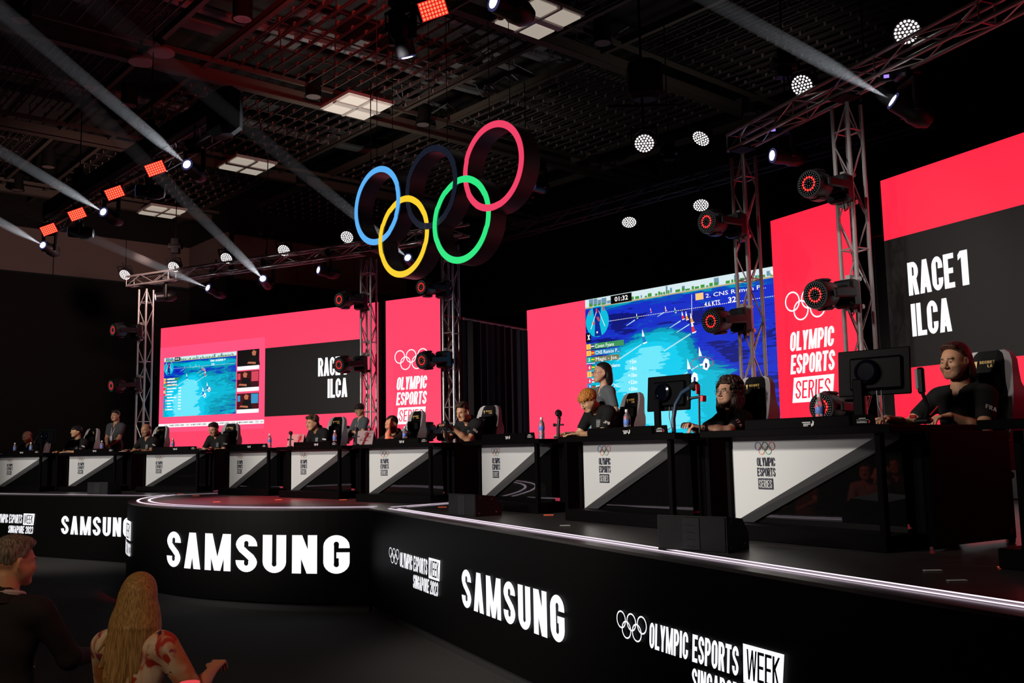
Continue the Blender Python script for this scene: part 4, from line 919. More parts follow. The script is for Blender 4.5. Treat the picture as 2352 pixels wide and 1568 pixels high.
def plaque(t):
    MB().rbox((0, 0, .035), (.16, .012, .07), .003, Matrix.Rotation(R(8), 4, 'X')).build('card', desk_blk, t)
    M = Matrix.Rotation(R(8), 4, 'X'); MB().flat(word('SCHEDULE', -.05, .018, .075, .012, .34, .14), -.0075, M).flat([rectp(-.03, .045, .02, .050), rectp(-.05, .037, .04, .039)], -.0075, M).build('print', sticker, t)
    MB().flat([[(.035, .016), (.045, .018), (.05, .032), (.042, .034)]], -.0075, M).build('flame_print', sticker_red, t)
for i, s in zip(range(1, 10), ('far left', 'second from far left', 'third from far left', 'before the bent-over player', 'beside the folded tablets', 'beside the bearded player touching his mouth', 'by the orange-haired player', 'by the curly-haired player', 'on the nearest desk before the big monitor')):
    place('name_card', plaque, dloc(i, 1.30, -.155, .7675), 'small printed black card on the desk edge, '+s, 'desk card', 'small cards on the desk edges')
tab_m = mat('tablet_cover', (.16, .19, .19), .5)
def tablet(t):
    a = R(62)
    MB().add([(-.13, 0, 0), (.13, 0, 0), (.13, .09, .20), (-.13, .09, .20), (-.13, .008, -.0), (.13, .008, 0), (.13, .098, .20), (-.13, .098, .20)], [(0, 1, 2, 3), (7, 6, 5, 4), (0, 4, 5, 1), (3, 2, 6, 7), (0, 3, 7, 4), (1, 5, 6, 2)]).build('tablet', tab_m, t)
    MB().add([(-.13, .19, 0), (.13, .19, 0), (.13, .095, .20), (-.13, .095, .20), (-.13, .185, 0), (.13, .185, 0), (.13, .09, .2), (-.13, .09, .2)], [(0, 1, 2, 3), (7, 6, 5, 4), (0, 4, 5, 1), (0, 3, 7, 4), (1, 5, 6, 2)]).build('folded_cover', tab_m, t)
for i, px, py, s in ((5, 680, 1012, 'before the wavy-haired player'), (6, 838, 1003, 'before the bearded player touching his mouth')):
    s_, z_ = solve_s(i, px, py, .05); place('tablet_stand', tablet, dloc(i, s_, .02, .7675, R(30)), 'grey tablet propped up like a tent, '+s, 'tablet', 'propped tablets on the desks')
def phone_arm(t):
    MB().tube([(0, 0, 0), (0, 0, .10), (.0, .02, .2)], .016, 8).rbox((0, 0, .01), (.07, .07, .02), .005).rbox((0, .01, .24), (.05, .06, .06), .015).build('stand', blk, t, True)
    MB().cyl((-.05, .01, .13), (.06, .01, .13), .008).cyl((.0, .01, .2), (.055, -.02, .225), .012).rbox((-.055, .01, .13), (.02, .03, .03), .004).build('clamp', blk, t)
    MB().lathe([(.03, 0), (.034, .01), (.034, .03), (.02, .045)], 14, Matrix.Translation((-.005, .0, .235)) @ Matrix.Rotation(R(-60), 4, 'X')).build('camera_head', blkm, t, True)
for i, px, py, s, sc in ((7, 1308, 985, 'upright, in front of the orange-haired player', 1.05), (6, 1042, 990, 'in front of the young man holding a phone', 1.05), (5, 684, 1002, 'beside the left propped tablet', .9), (6, 836, 1000, 'beside the right propped tablet', .9)):
    s_, z_ = solve_s(i, px, py, .05); place('camera_stand', phone_arm, dloc(i, s_, -.09, .7675, R(15)) @ Matrix.Diagonal((sc, sc, sc, 1)), 'small black camera stand, '+s, 'camera stand', 'camera stands on the desks')
def goose(t):
    MB().tube([(-.22, 0, 0), (-.22, 0, .12), (-.19, 0, .24), (-.12, 0, .33), (-.03, 0, .37)], [.018, .017, .017, .018, .02], 10).build('arm', mat('dark_blue_arm', (.01, .03, .06), .35), t, True)
    MB().lathe([(.012, -.02), (.035, -.015), (.038, .02), (.03, .035)], 14, Matrix.Translation((0, 0, .375)) @ Matrix.Rotation(R(70), 4, 'Y')).build('camera_head', blkm, t, True)
    MB().rbox((.04, 0, .35), (.015, .05, .08), .004).rbox((.06, 0, .28), (.03, .05, .05), .004, Matrix.Rotation(R(6), 4, 'Y')).build('red_bracket', mat('red_anodised', (.5, .01, .02), .3), t)
    MB().cyl((-.05, 0, .28), (.08, 0, .29), .012).cyl((.04, 0, .0), (.05, 0, .34), .008).rbox((-.05, 0, .28), (.02, .04, .035), .004).build('bracket', blk, t)
s_, z_ = solve_s(8, 1618, 970, .1); place('webcam_stand', goose, dloc(8, s_, .0, .7675, R(10)), 'curved dark webcam stand with red bracket in front of the curly-haired player', 'camera stand')
def fra_cam(t):
    MB().rbox((0, 0, .26), (.045, .03, .16), .012).tube([(0.0, 0, 0), (.03, 0, .10), (.0, 0, .20)], .012, 8).rbox((0, 0, .02), (.10, .07, .04), .015).build('stand', blk, t, True)
    MB().cyl((.05, -.02, .05), (.10, -.02, .10), .006).rbox((-.05, -.03, .045), (.04, .02, .02), .004).build('knob', mat('red_anodised', (.5, .01, .02), .3), t)
    MB().rbox((-.018, -.016, .27), (.02, .01, .12), .004).build('side_plate', mat('grey_plate', (.35, .35, .36), .4), t)
s_, z_ = solve_s(9, 2152, 930, .12); place('camera_grip', fra_cam, dloc(9, s_, -.02, .7675, R(10)), 'black grip stand with a red knob in front of the long-haired player', 'camera stand')
# phones / slim devices lying on the desks
def phone(t): MB().rbox((0, 0, .005), (.15, .07, .009), .003).build('case', mat('grey_phone', (.25, .25, .27), .25), t)
for i, px, py, s in ((3, 280, 1030, 'under the balding player’s hands'), (4, 465, 1022, 'held by the player before the far left screen'), (2, 150, 1037, 'before the player with bowl-cut black hair'), (1, 6, 1042, 'at the left edge'), (7, 1228+60, 993, 'before the orange-haired player')):
    s_, z_ = solve_s(i, px, py, .15); place('phone', phone, dloc(i, s_, .18, .768, R(20)), 'slim grey phone lying on the desk, '+s, 'phone', 'phones on the desks')

# ---------------------------------------------------------------- gaming chairs
lea = mat('black_leather', (.004, .0037, .004), .5, spec=.05, bump=.03, bscale=25); leg_ = mat('grey_leather', (.26, .235, .245), .45, bump=.03, bscale=25); gold = mat('gold_thread', (.65, .42, .12), .4)
def chair(t):
    prof = [(.46, .22, .05, .10), (.55, .25, .08, .11), (.68, .265, .09, .12), (.82, .275, .085, .12), (.93, .28, .09, .115), (1.0, .262, .07, .11), (1.06, .225, .035, .10), (1.14, .205, .02, .095), (1.22, .19, .015, .09), (1.27, .165, .01, .075), (1.295, .12, .005, .05)]
    # z, half width, wing depth, thickness ; leaning back 10 degrees
    lean = lambda z: .10+(z-.46)*.20
    def surf(us, f): return [[(f(u, p)) for u in us] for p in prof]
    K = 12; us = [-1+2*i/K for i in range(K+1)]
    def fr(u, p): z, w_, wd, th = p; return (u*w_, lean(z)-wd*max(0, abs(u)-.45)**1.5*3.2-.0, z)
    def bk(u, p): z, w_, wd, th = p; return (u*w_*1.02, lean(z)+th*(1-.55*abs(u)**3)-.3*wd*max(0, abs(u)-.5), z)
    F = surf(us, fr); Bk = surf(us, bk); n = len(us)
    def grid(mb, rows, flip=False):
        mb.add([q for r in rows for q in r], [((i*len(rows[0])+j, i*len(rows[0])+j+1, (i+1)*len(rows[0])+j+1, (i+1)*len(rows[0])+j) if not flip else (i*len(rows[0])+j, (i+1)*len(rows[0])+j, (i+1)*len(rows[0])+j+1, i*len(rows[0])+j+1)) for i in range(len(rows)-1) for j in range(len(rows[0])-1)])
    mb = MB(); grid(mb, [r[2:-2] for r in F]); top = [F[-1], Bk[-1]]
    mb.build('backrest_cushion', lea, t, True)
    mb = MB(); grid(mb, [r[:3] for r in F]); grid(mb, [r[-3:] for r in F]); grid(mb, [[a, b] for a, b in zip([r[0] for r in F], [r[0] for r in Bk])], True); grid(mb, [[a, b] for a, b in zip([r[-1] for r in F], [r[-1] for r in Bk])]); grid(mb, top); grid(mb, [F[0], Bk[0]], True)
    mb.build('side_bolster', leg_, t, True)
    mb = MB(); grid(mb, Bk, True); mb.build('backrest_shell', lea, t, True)
    MB().rbox((0, lean(1.06)-.045, 1.06), (.27, .07, .15), .03).build('head_pillow', lea, t, True)
    MB().flat(word('SECRET', -.06, 1.205, .12, .020, .36, .14)+word('LAB', -.0, 1.178, .06, .020, .36, .14)+[[(-.10, 1.225), (-.075, 1.225), (-.086, 1.175)]], 0, Matrix.Translation((0, lean(1.2)-.008, 0))).build('emblem', gold, t)
    MB().rbox((0, -.14, .43), (.50, .50, .11), .04).build('seat', lea, t, True)
    mb = MB()
    for s in (-1, 1): MB().rbox((s*.262, -.12, .655), (.075, .26, .03), .012).rbox((s*.262, -.08, .53), (.04, .07, .22), .01).build('armrest', blk, t, True)
    mb = MB().cyl((0, -.1, .12), (0, -.1, .38), .028).rbox((0, -.1, .365), (.2, .2, .03), .01)
    for k in range(5):
        a = 2*math.pi*k/5; mb.tube([(0, -.1, .12), (.17*math.cos(a), -.1+.17*math.sin(a), .10), (.31*math.cos(a), -.1+.31*math.sin(a), .075)], [.035, .028, .02], 8)
    mb.build('star_base', blk, t, True)
    for k in range(5):
        a = 2*math.pi*k/5; x, y = .31*math.cos(a), -.1+.31*math.sin(a); MB().cyl((x-.012, y-.012, .033), (x+.012, y+.012, .033), .033, n=12).build('castor', blkm, t)

# ---------------------------------------------------------------- stage monitors on the deck edge
grl = mat('speaker_grille', (.003, .003, .0035), .6, .0, spec=.2, bump=.3, bscale=400)
def wedge(t):
    pr = [(-.30, 0), (.30, 0), (.30, .04), (.28, .06), (.17, .335), (.14, .35), (-.16, .35), (-.30, .12)]
    # outline in local x,z ; long grille side faces -x... body runs along local y
    m = MB().prism([(-.24, 0), (.20, 0), (.235, .03), (.235, .10), (.10, .345), (.06, .36), (-.10, .36), (-.24, .08)], -.29, .29); m.build('cabinet', blk, t)
    m = MB(); m.add([(-.236, -.285, .095), (-.236, .285, .095), (-.106, .285, .355), (-.106, -.285, .355)], [(0, 1, 2, 3)], Matrix.Translation((-.006, 0, .003))); m.build('grille', grl, t)
    m = MB()
    for y in (-.2915, .2915):
        for x, z in ((-.17, .06), (-.12, .29), (.17, .05), (.06, .30)): m.cyl((x, y-.002, z), (x, y+.002, z), .009, n=8)
    m.build('screw', chrome, t)
    MB().rbox((.06, -.292, .18), (.11, .006, .08), .002).build('handle_plate', blkm, t)
for (px, py, L_, s) in ((1612, 1262, 1.0, 'large, at the front edge before the second nearest desk'), (1086, 1183, 1.0, 'smaller, at the corner where the curved stage ends'), (237, 1135, 1.05, 'far one beside the second full desk from the left')):
    p = at(px, py, z=ZS); yw = {1612: R(-152), 1086: R(-150), 237: R(-120)}[px]
    M = mxy(p.x, p.y, ZS, 0)
    def wd2(t):
        # low wedge: grille faces the players, flat end faces the house
        X = Matrix.Identity(4)
        m = MB().prism([(-.33, 0), (.33, 0), (.33, .30), (-.33, .33)], -.16, .20); 
        m = MB(); v = [(-.30, -.17, 0), (.30, -.17, 0), (.30, .24, 0), (-.30, .24, 0), (-.30, -.17, .33), (.30, -.17, .33), (.30, .13, .29), (-.30, .13, .29), (.30, .24, .15), (-.30, .24, .15)]
        m.add(v, [(3, 2, 1, 0), (0, 1, 5, 4), (4, 5, 6, 7), (7, 6, 8, 9), (9, 8, 2, 3), (1, 2, 8, 6, 5), (0, 4, 7, 9, 3)]); m.build('cabinet', blk, t)
        m = MB().rbox((0, -.174, .165), (.58, .008, .31), .003); m.build('grille', grl, t)
        m = MB().rbox((.0, -.180, .165), (.15, .006, .29), .002); 
        for k in range(4): pass
        m.build('centre_strip', mat('grey_strip', (.009, .009, .010), .6, spec=.2), t)
        m = MB(); [m.add([(-.04, -.1845, .05+k*.065), (.035, -.1845, .042+k*.065), (.035, -.1845, .05+k*.065), (-.04, -.1845, .06+k*.065)], [(0, 1, 2, 3)]) for k in range(4)]; m.build('slot', blkm, t)
        m = MB(); 
        for x in (-.303, .303):
            for y, z in ((-.12, .05), (-.1, .28), (.15, .06), (.08, .25)): m.cyl((x-.002, y, z), (x+.002, y, z), .009, n=8)
        m.build('screw', chrome, t)
    ang = {1612: R(-37), 1086: R(-52), 237: R(-22)}[px]
    place('stage_monitor', wd2, mxy(p.x, p.y, ZS, ang) @ Matrix.Diagonal((.8, .8, .68, 1)), 'black wedge floor speaker, '+s, 'speaker', 'floor speakers along the stage edge')
# ================================================================ PEOPLE: smooth-union bodies polygonised with surface nets
def V(*a): return np.array(a, float)
def rotm(ax, deg): return np.array(Matrix.Rotation(R(deg), 3, ax))
class Field:
    def __init__(s, xs, ys, zs): s.x, s.y, s.z = [np.asarray(a, np.float32) for a in (xs, ys, zs)]; s.f = np.full((len(xs), len(ys), len(zs)), .3, np.float32)
    def sub(s, lo, hi):
        sl = tuple(slice(max(0, int(np.searchsorted(a, l))-1), int(np.searchsorted(a, h))+1) for a, l, h in zip((s.x, s.y, s.z), lo, hi))
        return sl, s.x[sl[0]][:, None, None], s.y[sl[1]][None, :, None], s.z[sl[2]][None, None, :]
    def put(s, sl, d, k, cut):
        g = s.f[sl]
        if g.size == 0: return
        if cut: d = -d; h = np.clip(.5-.5*(d-g)/k, 0, 1) if k > 0 else None; s.f[sl] = (g*(h)+d*(1-h)+k*h*(1-h)) if k > 0 else np.maximum(g, d)
        else:
            h = np.clip(.5+.5*(g-d)/k, 0, 1); s.f[sl] = g*(1-h)+d*h-k*h*(1-h)
    def cap(s, a, b, ra, rb=None, k=.02, cut=False):
        rb = ra if rb is None else rb; a = np.asarray(a, float); b = np.asarray(b, float); m = max(ra, rb)+.05+k
        sl, X, Y, Z = s.sub(np.minimum(a, b)-m, np.maximum(a, b)+m); ab = b-a; L = float(ab@ab)+1e-12
        t = np.clip(((X-a[0])*ab[0]+(Y-a[1])*ab[1]+(Z-a[2])*ab[2])/L, 0, 1)
        d = np.sqrt((X-a[0]-t*ab[0])**2+(Y-a[1]-t*ab[1])**2+(Z-a[2]-t*ab[2])**2)-(ra+(rb-ra)*t); s.put(sl, d.astype(np.float32), k, cut)
    def ell(s, c, r, M=None, k=.02, cut=False):
        c = np.asarray(c, float); r = np.asarray(r, float); m = r.max()+.05+k; sl, X, Y, Z = s.sub(c-m, c+m); p = [X-c[0], Y-c[1], Z-c[2]]
        if M is not None: p = [M[0][i]*p[0]+M[1][i]*p[1]+M[2][i]*p[2] for i in range(3)]
        q = [p[i]/r[i] for i in range(3)]; k0 = np.sqrt(q[0]**2+q[1]**2+q[2]**2); k1 = np.sqrt((q[0]/r[0])**2+(q[1]/r[1])**2+(q[2]/r[2])**2)+1e-6
        s.put(sl, (k0*(k0-1)/k1).astype(np.float32), k, cut)
    def clip(s, fn, k=0):
        c = fn(s.x[:, None, None], s.y[None, :, None], s.z[None, None, :]).astype(np.float32)
        if not k: s.f = np.maximum(s.f, c); return
        c = np.broadcast_to(c, s.f.shape); h = np.clip(.5-.5*(s.f-c)/k, 0, 1); s.f = s.f*(1-h)+c*h+k*h*(1-h)
    def mesh(s):
        f = s.f; nx, ny, nz = f.shape; S = f < 0
        c = [(i, j, k) for i in (0, 1) for j in (0, 1) for k in (0, 1)]
        cnt = sum(S[i:nx-1+i, j:ny-1+j, k:nz-1+k].astype(np.int8) for i, j, k in c); act = (cnt > 0) & (cnt < 8)
        idx = np.argwhere(act); vid = np.full(act.shape, -1, np.int64); vid[act] = np.arange(len(idx))
        if len(idx) == 0: return np.zeros((0, 3)), np.zeros((0, 4), int)
        P = np.zeros((len(idx), 3)); W = np.zeros(len(idx)); ax = (s.x, s.y, s.z)
        edges = [((i, j, k), d) for i, j, k in c for d in range(3) if (i, j, k)[d] == 0]
        for o, d in edges:
            a = idx+np.array(o); b = a.copy(); b[:, d] += 1; fa = f[a[:, 0], a[:, 1], a[:, 2]]; fb = f[b[:, 0], b[:, 1], b[:, 2]]
            m = (fa < 0) != (fb < 0); t = np.where(m, fa/(fa-fb+1e-12), 0)
            for q in range(3):
                pa = ax[q][a[:, q]]; pb = ax[q][b[:, q]]; P[:, q] += np.where(m, pa+(pb-pa)*t, 0)
            W += m
        P /= W[:, None]; F = []
        for d in range(3):
            e1, e2 = (d+1) % 3, (d+2) % 3; n = [nx, ny, nz]; sl = [slice(1, n[q]-1) for q in range(3)]; sl[d] = slice(0, n[d]-1)
            A = S[tuple(sl)]; sh = list(sl); sh[d] = slice(1, n[d]); Bq = S[tuple(sh)]
            e = np.argwhere(A != Bq); off = np.array([1, 1, 1]); off[d] = 0; g = e+off; sg = A[e[:, 0], e[:, 1], e[:, 2]]
            u = np.zeros(3, int); u[e1] = 1; v = np.zeros(3, int); v[e2] = 1
            q = np.stack([vid[tuple((g-u-v).T)], vid[tuple((g-v).T)], vid[tuple(g.T)], vid[tuple((g-u).T)]], 1)
            q[~sg] = q[~sg][:, ::-1]; F.append(q)
        F = np.concatenate(F); return P, F[(F >= 0).all(1)]
def to_obj(name, P, F, mats, parent, midx=None):
    me = bpy.data.meshes.new(name); me.vertices.add(len(P)); me.vertices.foreach_set('co', P.astype(np.float32).ravel())
    me.loops.add(len(F)*4); me.loops.foreach_set('vertex_index', F.astype(np.int32).ravel()); me.polygons.add(len(F))
    me.polygons.foreach_set('loop_start', np.arange(0, len(F)*4, 4, dtype=np.int32))
    for m in mats: me.materials.append(m)
    if midx is not None: me.polygons.foreach_set('material_index', midx.astype(np.int32))
    me.polygons.foreach_set('use_smooth', np.ones(len(F), bool)); me.update(calc_edges=True); me.validate()
    o = bpy.data.objects.new(name, me); C.objects.link(o); o.parent = parent; return o
def axis(lo, hi, h, fine):
    """grid lines from lo to hi, step h, refined inside (a, b, hf) ranges"""
    v = [lo]
    while v[-1] < hi:
        st = h
        for a, b, hf in fine:
            if a-.001 <= v[-1] < b: st = min(st, hf)
            elif v[-1] < a < v[-1]+st: st = min(st, max(a-v[-1], .002))
        v.append(v[-1]+st)
    return v
hairm = lambda n, c, c2=None: MATS.get(n) or hair_mat(n, c, c2)
def hair_mat(n, c, c2=None, sc=(70, 70, 6)):
    m = mat(n, c, .55, spec=.3); nt = m.node_tree; b = nt.nodes['Principled BSDF']; tc = nt.nodes.new('ShaderNodeTexCoord'); mp = nt.nodes.new('ShaderNodeMapping'); mp.inputs['Scale'].default_value = sc
    n1 = nt.nodes.new('ShaderNodeTexNoise'); n1.inputs['Scale'].default_value = 2.2; n1.inputs['Detail'].default_value = 5; nt.links.new(tc.outputs['Object'], mp.inputs[0]); nt.links.new(mp.outputs[0], n1.inputs['Vector'])
    cr = nt.nodes.new('ShaderNodeValToRGB'); cr.color_ramp.elements[0].position = .35; cr.color_ramp.elements[1].position = .68
    c2 = c2 or tuple(min(1, v*2.0) for v in c); cr.color_ramp.elements[0].color = (*[v*.55 for v in c], 1); cr.color_ramp.elements[1].color = (*c2, 1)
    nt.links.new(n1.outputs['Fac'], cr.inputs[0]); nt.links.new(cr.outputs[0], b.inputs['Base Color'])
    bp = nt.nodes.new('ShaderNodeBump'); bp.inputs['Strength'].default_value = .35; bp.inputs['Distance'].default_value = .002; nt.links.new(n1.outputs['Fac'], bp.inputs['Height']); nt.links.new(bp.outputs['Normal'], b.inputs['Normal'])
    return m
SKIN = {'tan': (.56, .28, .16), 'fair': (.66, .36, .24), 'olive': (.48, .25, .15), 'asian': (.64, .37, .21), 'brown': (.36, .18, .10)}
def skin_mat(k):
    m = mat('skin_'+k, SKIN[k], .5, spec=.4, var=.10, bscale=18); m.node_tree.nodes['Principled BSDF'].inputs['Subsurface Weight'].default_value = 0; return m

def person(label, head_at, yaw, pose='sit', floor=ZS, skin='tan', hair='short', hair_col=(.03, .02, .015), hair_col2=None, shirt=(.0075, .0072, .007), shirt_m=None, sleeve=.64, beard=0, pitch=0, turn=0, roll=0,
           hands=None, scale=1.0, res=.012, hres=.0075, lean=None, code=None, glasses=False, trousers=(.015, .015, .018), lanyard=False, earbud=None, female=False, group=None, crest_=True, eyes_closed=False, wrist=None, nocollar=False, name='person', seat_h=.5, hairfn=None):
    """head_at: world position of the head centre; yaw: world direction the chest faces (person's -y)"""
    hx, hy, hz = head_at; M0 = Matrix.Rotation(yaw, 4, 'Z'); s = scale
    sit = pose == 'sit'; hc = (hz-floor)/s                      # head centre height in body units
    lean = (.10 if sit else .02) if lean is None else lean      # how far the head is in front of the hips
    hipz = seat_h+.04 if sit else .93
    hc3 = V(0, -lean, hc); sh = .195 if not female else .165
    HM_ = rotm('Z', turn) @ rotm('X', pitch) @ rotm('Y', roll)       # pitch>0 looks down
    hp = lambda x, y, z: hc3+HM_ @ V(x, y, z)
    neck = hc3+HM_ @ V(0, .032, -.075); lf = max(0, lean-.06)*.42; nb = V(0, -lean*.62+.03, hc-.200+lf)      # neck base
    shz = hc-.238+lf; shy = -lean*.55+.02; chest = V(0, -lean*.40+.0, hc-.40+lf); belly = V(0, -lean*.12, (hc-.40+hipz)/2-.02); hip = V(0, 0, hipz)
    sL, sR = V(sh-.015, shy, shz), V(-sh+.015, shy, shz)
    H = hands or {}
    tz = ((.7675+ZS-floor)/s if floor == ZS else .68)+.03
    wL = V(*H.get('L', (.16, -.44, tz) if sit else (.14, -.10, hipz-.06))); wR = V(*H.get('R', (-.16, -.44, tz) if sit else (-.14, -.10, hipz-.06)))
    def elbow(S_, W_, side):
        L1, L2 = .285, .255; d = W_-S_; L = np.linalg.norm(d)
        if L > L1+L2-.01: W_ = S_+d/L*(L1+L2-.01); d = W_-S_; L = np.linalg.norm(d)
        a = (L1*L1-L2*L2+L*L)/(2*L); h = math.sqrt(max(0, L1*L1-a*a)); pole = V(side*(.45 if sit else .75), .35, -.9); pole = pole-d*(pole@d)/(L*L); pole /= np.linalg.norm(pole)
        return S_+d/L*a+pole*h, W_
    eL, wL = elbow(sL, wL, 1); eR, wR = elbow(sR, wR, -1)
    if sit:
        for e in (eL, eR):
            if e[2] < tz-.02 and e[1] < -.22: e[2] = tz
    if sit: kn = [V(.12, -.44, seat_h+.03), V(-.12, -.44, seat_h+.03)]; an = [V(.12, -.40, .09), V(-.12, -.40, .09)]
    else: kn = [V(.10, -.02, .50), V(-.10, -.02, .50)]; an = [V(.11, .02, .09), V(-.11, .02, .09)]
    lo, hi = V(-.42, -.80, -.02), V(.42, .34, hc+.16)
    allp = np.array([wL, wR, eL, eR]); lo[:2] = np.minimum(lo[:2], allp.min(0)[:2]-.16); hi[:2] = np.maximum(hi[:2], allp.max(0)[:2]+.16)
    if not sit: lo[1] = min(-.34, lo[1]+.3)
    handz = (min(wL[2], wR[2])-.09, max(wL[2], wR[2])+.09)
    hr = hres; bd = res
    hxlo, hxhi = hc3[0]-.1, hc3[0]+.1
    hb = np.array([wL, wR])
    xs = axis(lo[0], hi[0], bd, [(hxlo, hxhi, hr), (hb[:, 0].min()-.08, hb[:, 0].max()+.08, hr*1.15)])
    ys = axis(lo[1], hi[1], bd, [(hc3[1]-.125, hc3[1]+.12, hr), (hb[:, 1].min()-.16, hb[:, 1].max()+.05, hr*1.15)])
    zs = axis(lo[2], hi[2], bd*1.3, [(hc-.13, hc+.125, hr), (handz[0], handz[1], hr*1.15), (hipz, hc, bd)])
    F = Field(xs, ys, zs)
    def torso(F, o=0, legs=True, upto=None):
        w_ = .88 if female else 1
        F.ell(chest+V(0, .02, .02), (.150*w_+o, .105+o, .17+o), k=.04); F.ell(belly, (.135*w_+o, .10+o, .17+o), k=.05)
        F.ell(hip+V(0, .02, .02), (.155+o, .115+o, .11+o), k=.05)
        F.cap(V(sh*.60, shy+.01, shz+.0), V(-sh*.60, shy+.01, shz+.0), .068+o, k=.05)
        F.cap(nb, V(sh*.75, shy, shz+.015), .045+o, .05+o, k=.04); F.cap(nb, V(-sh*.75, shy, shz+.015), .045+o, .05+o, k=.04)
        if female: F.ell(chest+V(.065, -.075, .03), (.06+o, .055+o, .06+o), k=.03); F.ell(chest+V(-.065, -.075, .03), (.06+o, .055+o, .06+o), k=.03)
    af = .85 if female else 1
    def uarm(F, o=0, frac=1.0):
        for S_, E_ in ((sL, eL), (sR, eR)): F.cap(S_, S_+(E_-S_)*frac, .057*af+o, (.057+(.042-.057)*frac)*af+o, k=.035)
    def legs(F, o=0):
        for K_, A_, sg in zip(kn, an, (1, -1)):
            h0 = hip+V(.085*sg, 0, -.01); F.cap(h0, K_, .085+o, .058+o, k=.04); F.cap(K_, K_+(A_-K_)*.35, .056+o, .056+o, k=.02); F.cap(K_+(A_-K_)*.3, A_, .056+o, .038+o, k=.03)
            if o == 0: F.cap(A_+V(0, .01, -.03), A_+V(0, -.16, -.045), .038, .032, k=.02)
    torso(F); uarm(F); legs(F)
    for E_, W_ in ((eL, wL), (eR, wR)): F.cap(E_, E_+(W_-E_)*.45, .042*af, .040*af, k=.02); F.cap(E_+(W_-E_)*.4, W_, .040*af, .026*af, k=.02)
    nr_ = .050 if female else .060
    F.cap(nb+V(0, .0, -.02), neck, nr_+.004, nr_-.002, k=.018)
    # head
    E = lambda x, y, z, r, k, M=HM_, cut=False: F.ell(hp(x, y, z), r, M, k, cut)
    E(0, .018, .030, (.076, .096, .088), .02); E(0, -.030, .0, (.064, .062, .075), .03); E(0, -.030, -.055, (.052, .056, .052), .03); F.cap(hp(-.018, -.072, -.088), hp(.018, -.072, -.088), .020, k=.02)
    for q in (1, -1): F.cap(hp(.060*q, .0, -.03), hp(.035*q, -.055, -.08), .022, .018, k=.025); E(.040*q, -.068, -.018, (.022, .02, .02), .02)
    F.cap(hp(-.034, -.083, .026), hp(.034, -.083, .026), .011, k=.014)
    for q in (1, -1): E(.046*q, -.036, -.038, (.028, .042, .036), .02)
    for q in (1, -1): E(.031*q, -.098, .008, (.019, .014, .014), .012, cut=True); E(.030*q, -.076, .008, (.0145, .0145, .0135), .004)
    F.cap(hp(0, -.088, .018), hp(0, -.112, -.022), .0075, .0115, k=.010); E(.010, -.101, -.028, (.010, .010, .008), .006); E(-.010, -.101, -.028, (.010, .010, .008), .006)
    F.cap(hp(-.016, -.084, -.052), hp(.016, -.084, -.052), .0075, k=.010); F.cap(hp(-.013, -.083, -.062), hp(.013, -.083, -.062), .0078, k=.010)
    for q in (1, -1):
        E(.078*q, .012, -.004, (.009, .020, .032), .008, HM_ @ rotm('Z', -18*q)); E(.088*q, .006, .0, (.007, .010, .018), .004, cut=True)
    # hands
    def hand(W_, E_, side, kind='flat'):
        d = W_-E_; d /= np.linalg.norm(d)
        if kind in ('flat', 'grip') and sit and abs(W_[2]-tz) < .03: d[2] = -.05; d /= np.linalg.norm(d)
        kind_ = kind; up = V(0, 0, 1) if abs(d[2]) < .85 else V(0, -1, 0)
        lat = np.cross(d, up); lat /= np.linalg.norm(lat); nrm = np.cross(lat, d)     # lat: to the hand's thumb side sign below
        th = -side   # thumb points to body midline for palms down
        lat = lat*(1 if (lat[0] > 0) == (th > 0) else -1)
        if kind == 'fist': curl = 75
        elif kind == 'grip': curl = 42
        else: curl = 14
        for i, (o, L) in enumerate(((.030, .040), (.011, .045), (-.010, .042), (-.029, .033))):
            kn_ = W_+d*.088+lat*o; F.cap(W_+d*.012+lat*o*.55, kn_, .0135, .0105, k=.012); p = kn_; dd = d.copy(); r_ = .0092
            for j, l in enumerate((L, L*.62, L*.5)):
                a = R(curl*(.6 if j == 0 else 1)); dd = dd*math.cos(a)-nrm*math.sin(a) if True else dd; dd /= np.linalg.norm(dd)
                nn = np.cross(lat, dd)*(1 if np.cross(lat, d)@nrm > 0 else -1); q_ = p+dd*l*.9; F.cap(p, q_, r_, r_*.9, k=.004); p = q_; r_ *= .92
        t0 = W_+d*.025+lat*.028; t1 = t0+d*.035+lat*.025-nrm*.008; t2 = t1+d*.034+lat*(.004 if kind != 'fist' else -.02)-nrm*.004
        F.cap(W_+d*.01+lat*.01, t0, .016, .014, k=.012); F.cap(t0, t1, .0135, .011, k=.008); F.cap(t1, t2, .0108, .0092, k=.005)
    hk = H.get('kind', ('flat', 'flat')); hand(wL, eL, 1, hk[0]); hand(wR, eR, -1, hk[1])
    P, Q = F.mesh()
    # material regions on the skin: eyes, brows, lips, stubble
    cen_ = (P[Q[:, 0]]+P[Q[:, 2]])/2-hc3; Lc = cen_ @ HM_; x, y, z = Lc[:, 0], Lc[:, 1], Lc[:, 2]; mi = np.zeros(len(Q)); ax_ = np.abs(x)
    front_ = y < -.045
    lip = front_ & (ax_ < .024-.0*z) & (((z+.058)/.012)**2+(x/.025)**2 < 1) & (y < -.078); mi[lip] = 1
    eye = front_ & (((ax_-.031)/.0125)**2+((z-.006)/(.0042 if not eyes_closed else .0022))**2 < 1); mi[eye] = 2 if not eyes_closed else 3
    iris = eye & (np.abs(ax_-.031) < .0062); mi[iris] = 3
    lid = front_ & (((ax_-.031)/.0155)**2+((z-.010)/.0085)**2 < 1) & (z > .010) & ~eye; mi[lid] = 0
    brow = front_ & (np.abs(z-.029+.12*np.maximum(0, ax_-.036)) < .0036) & (ax_ > .012) & (ax_ < .050); mi[brow] = 3
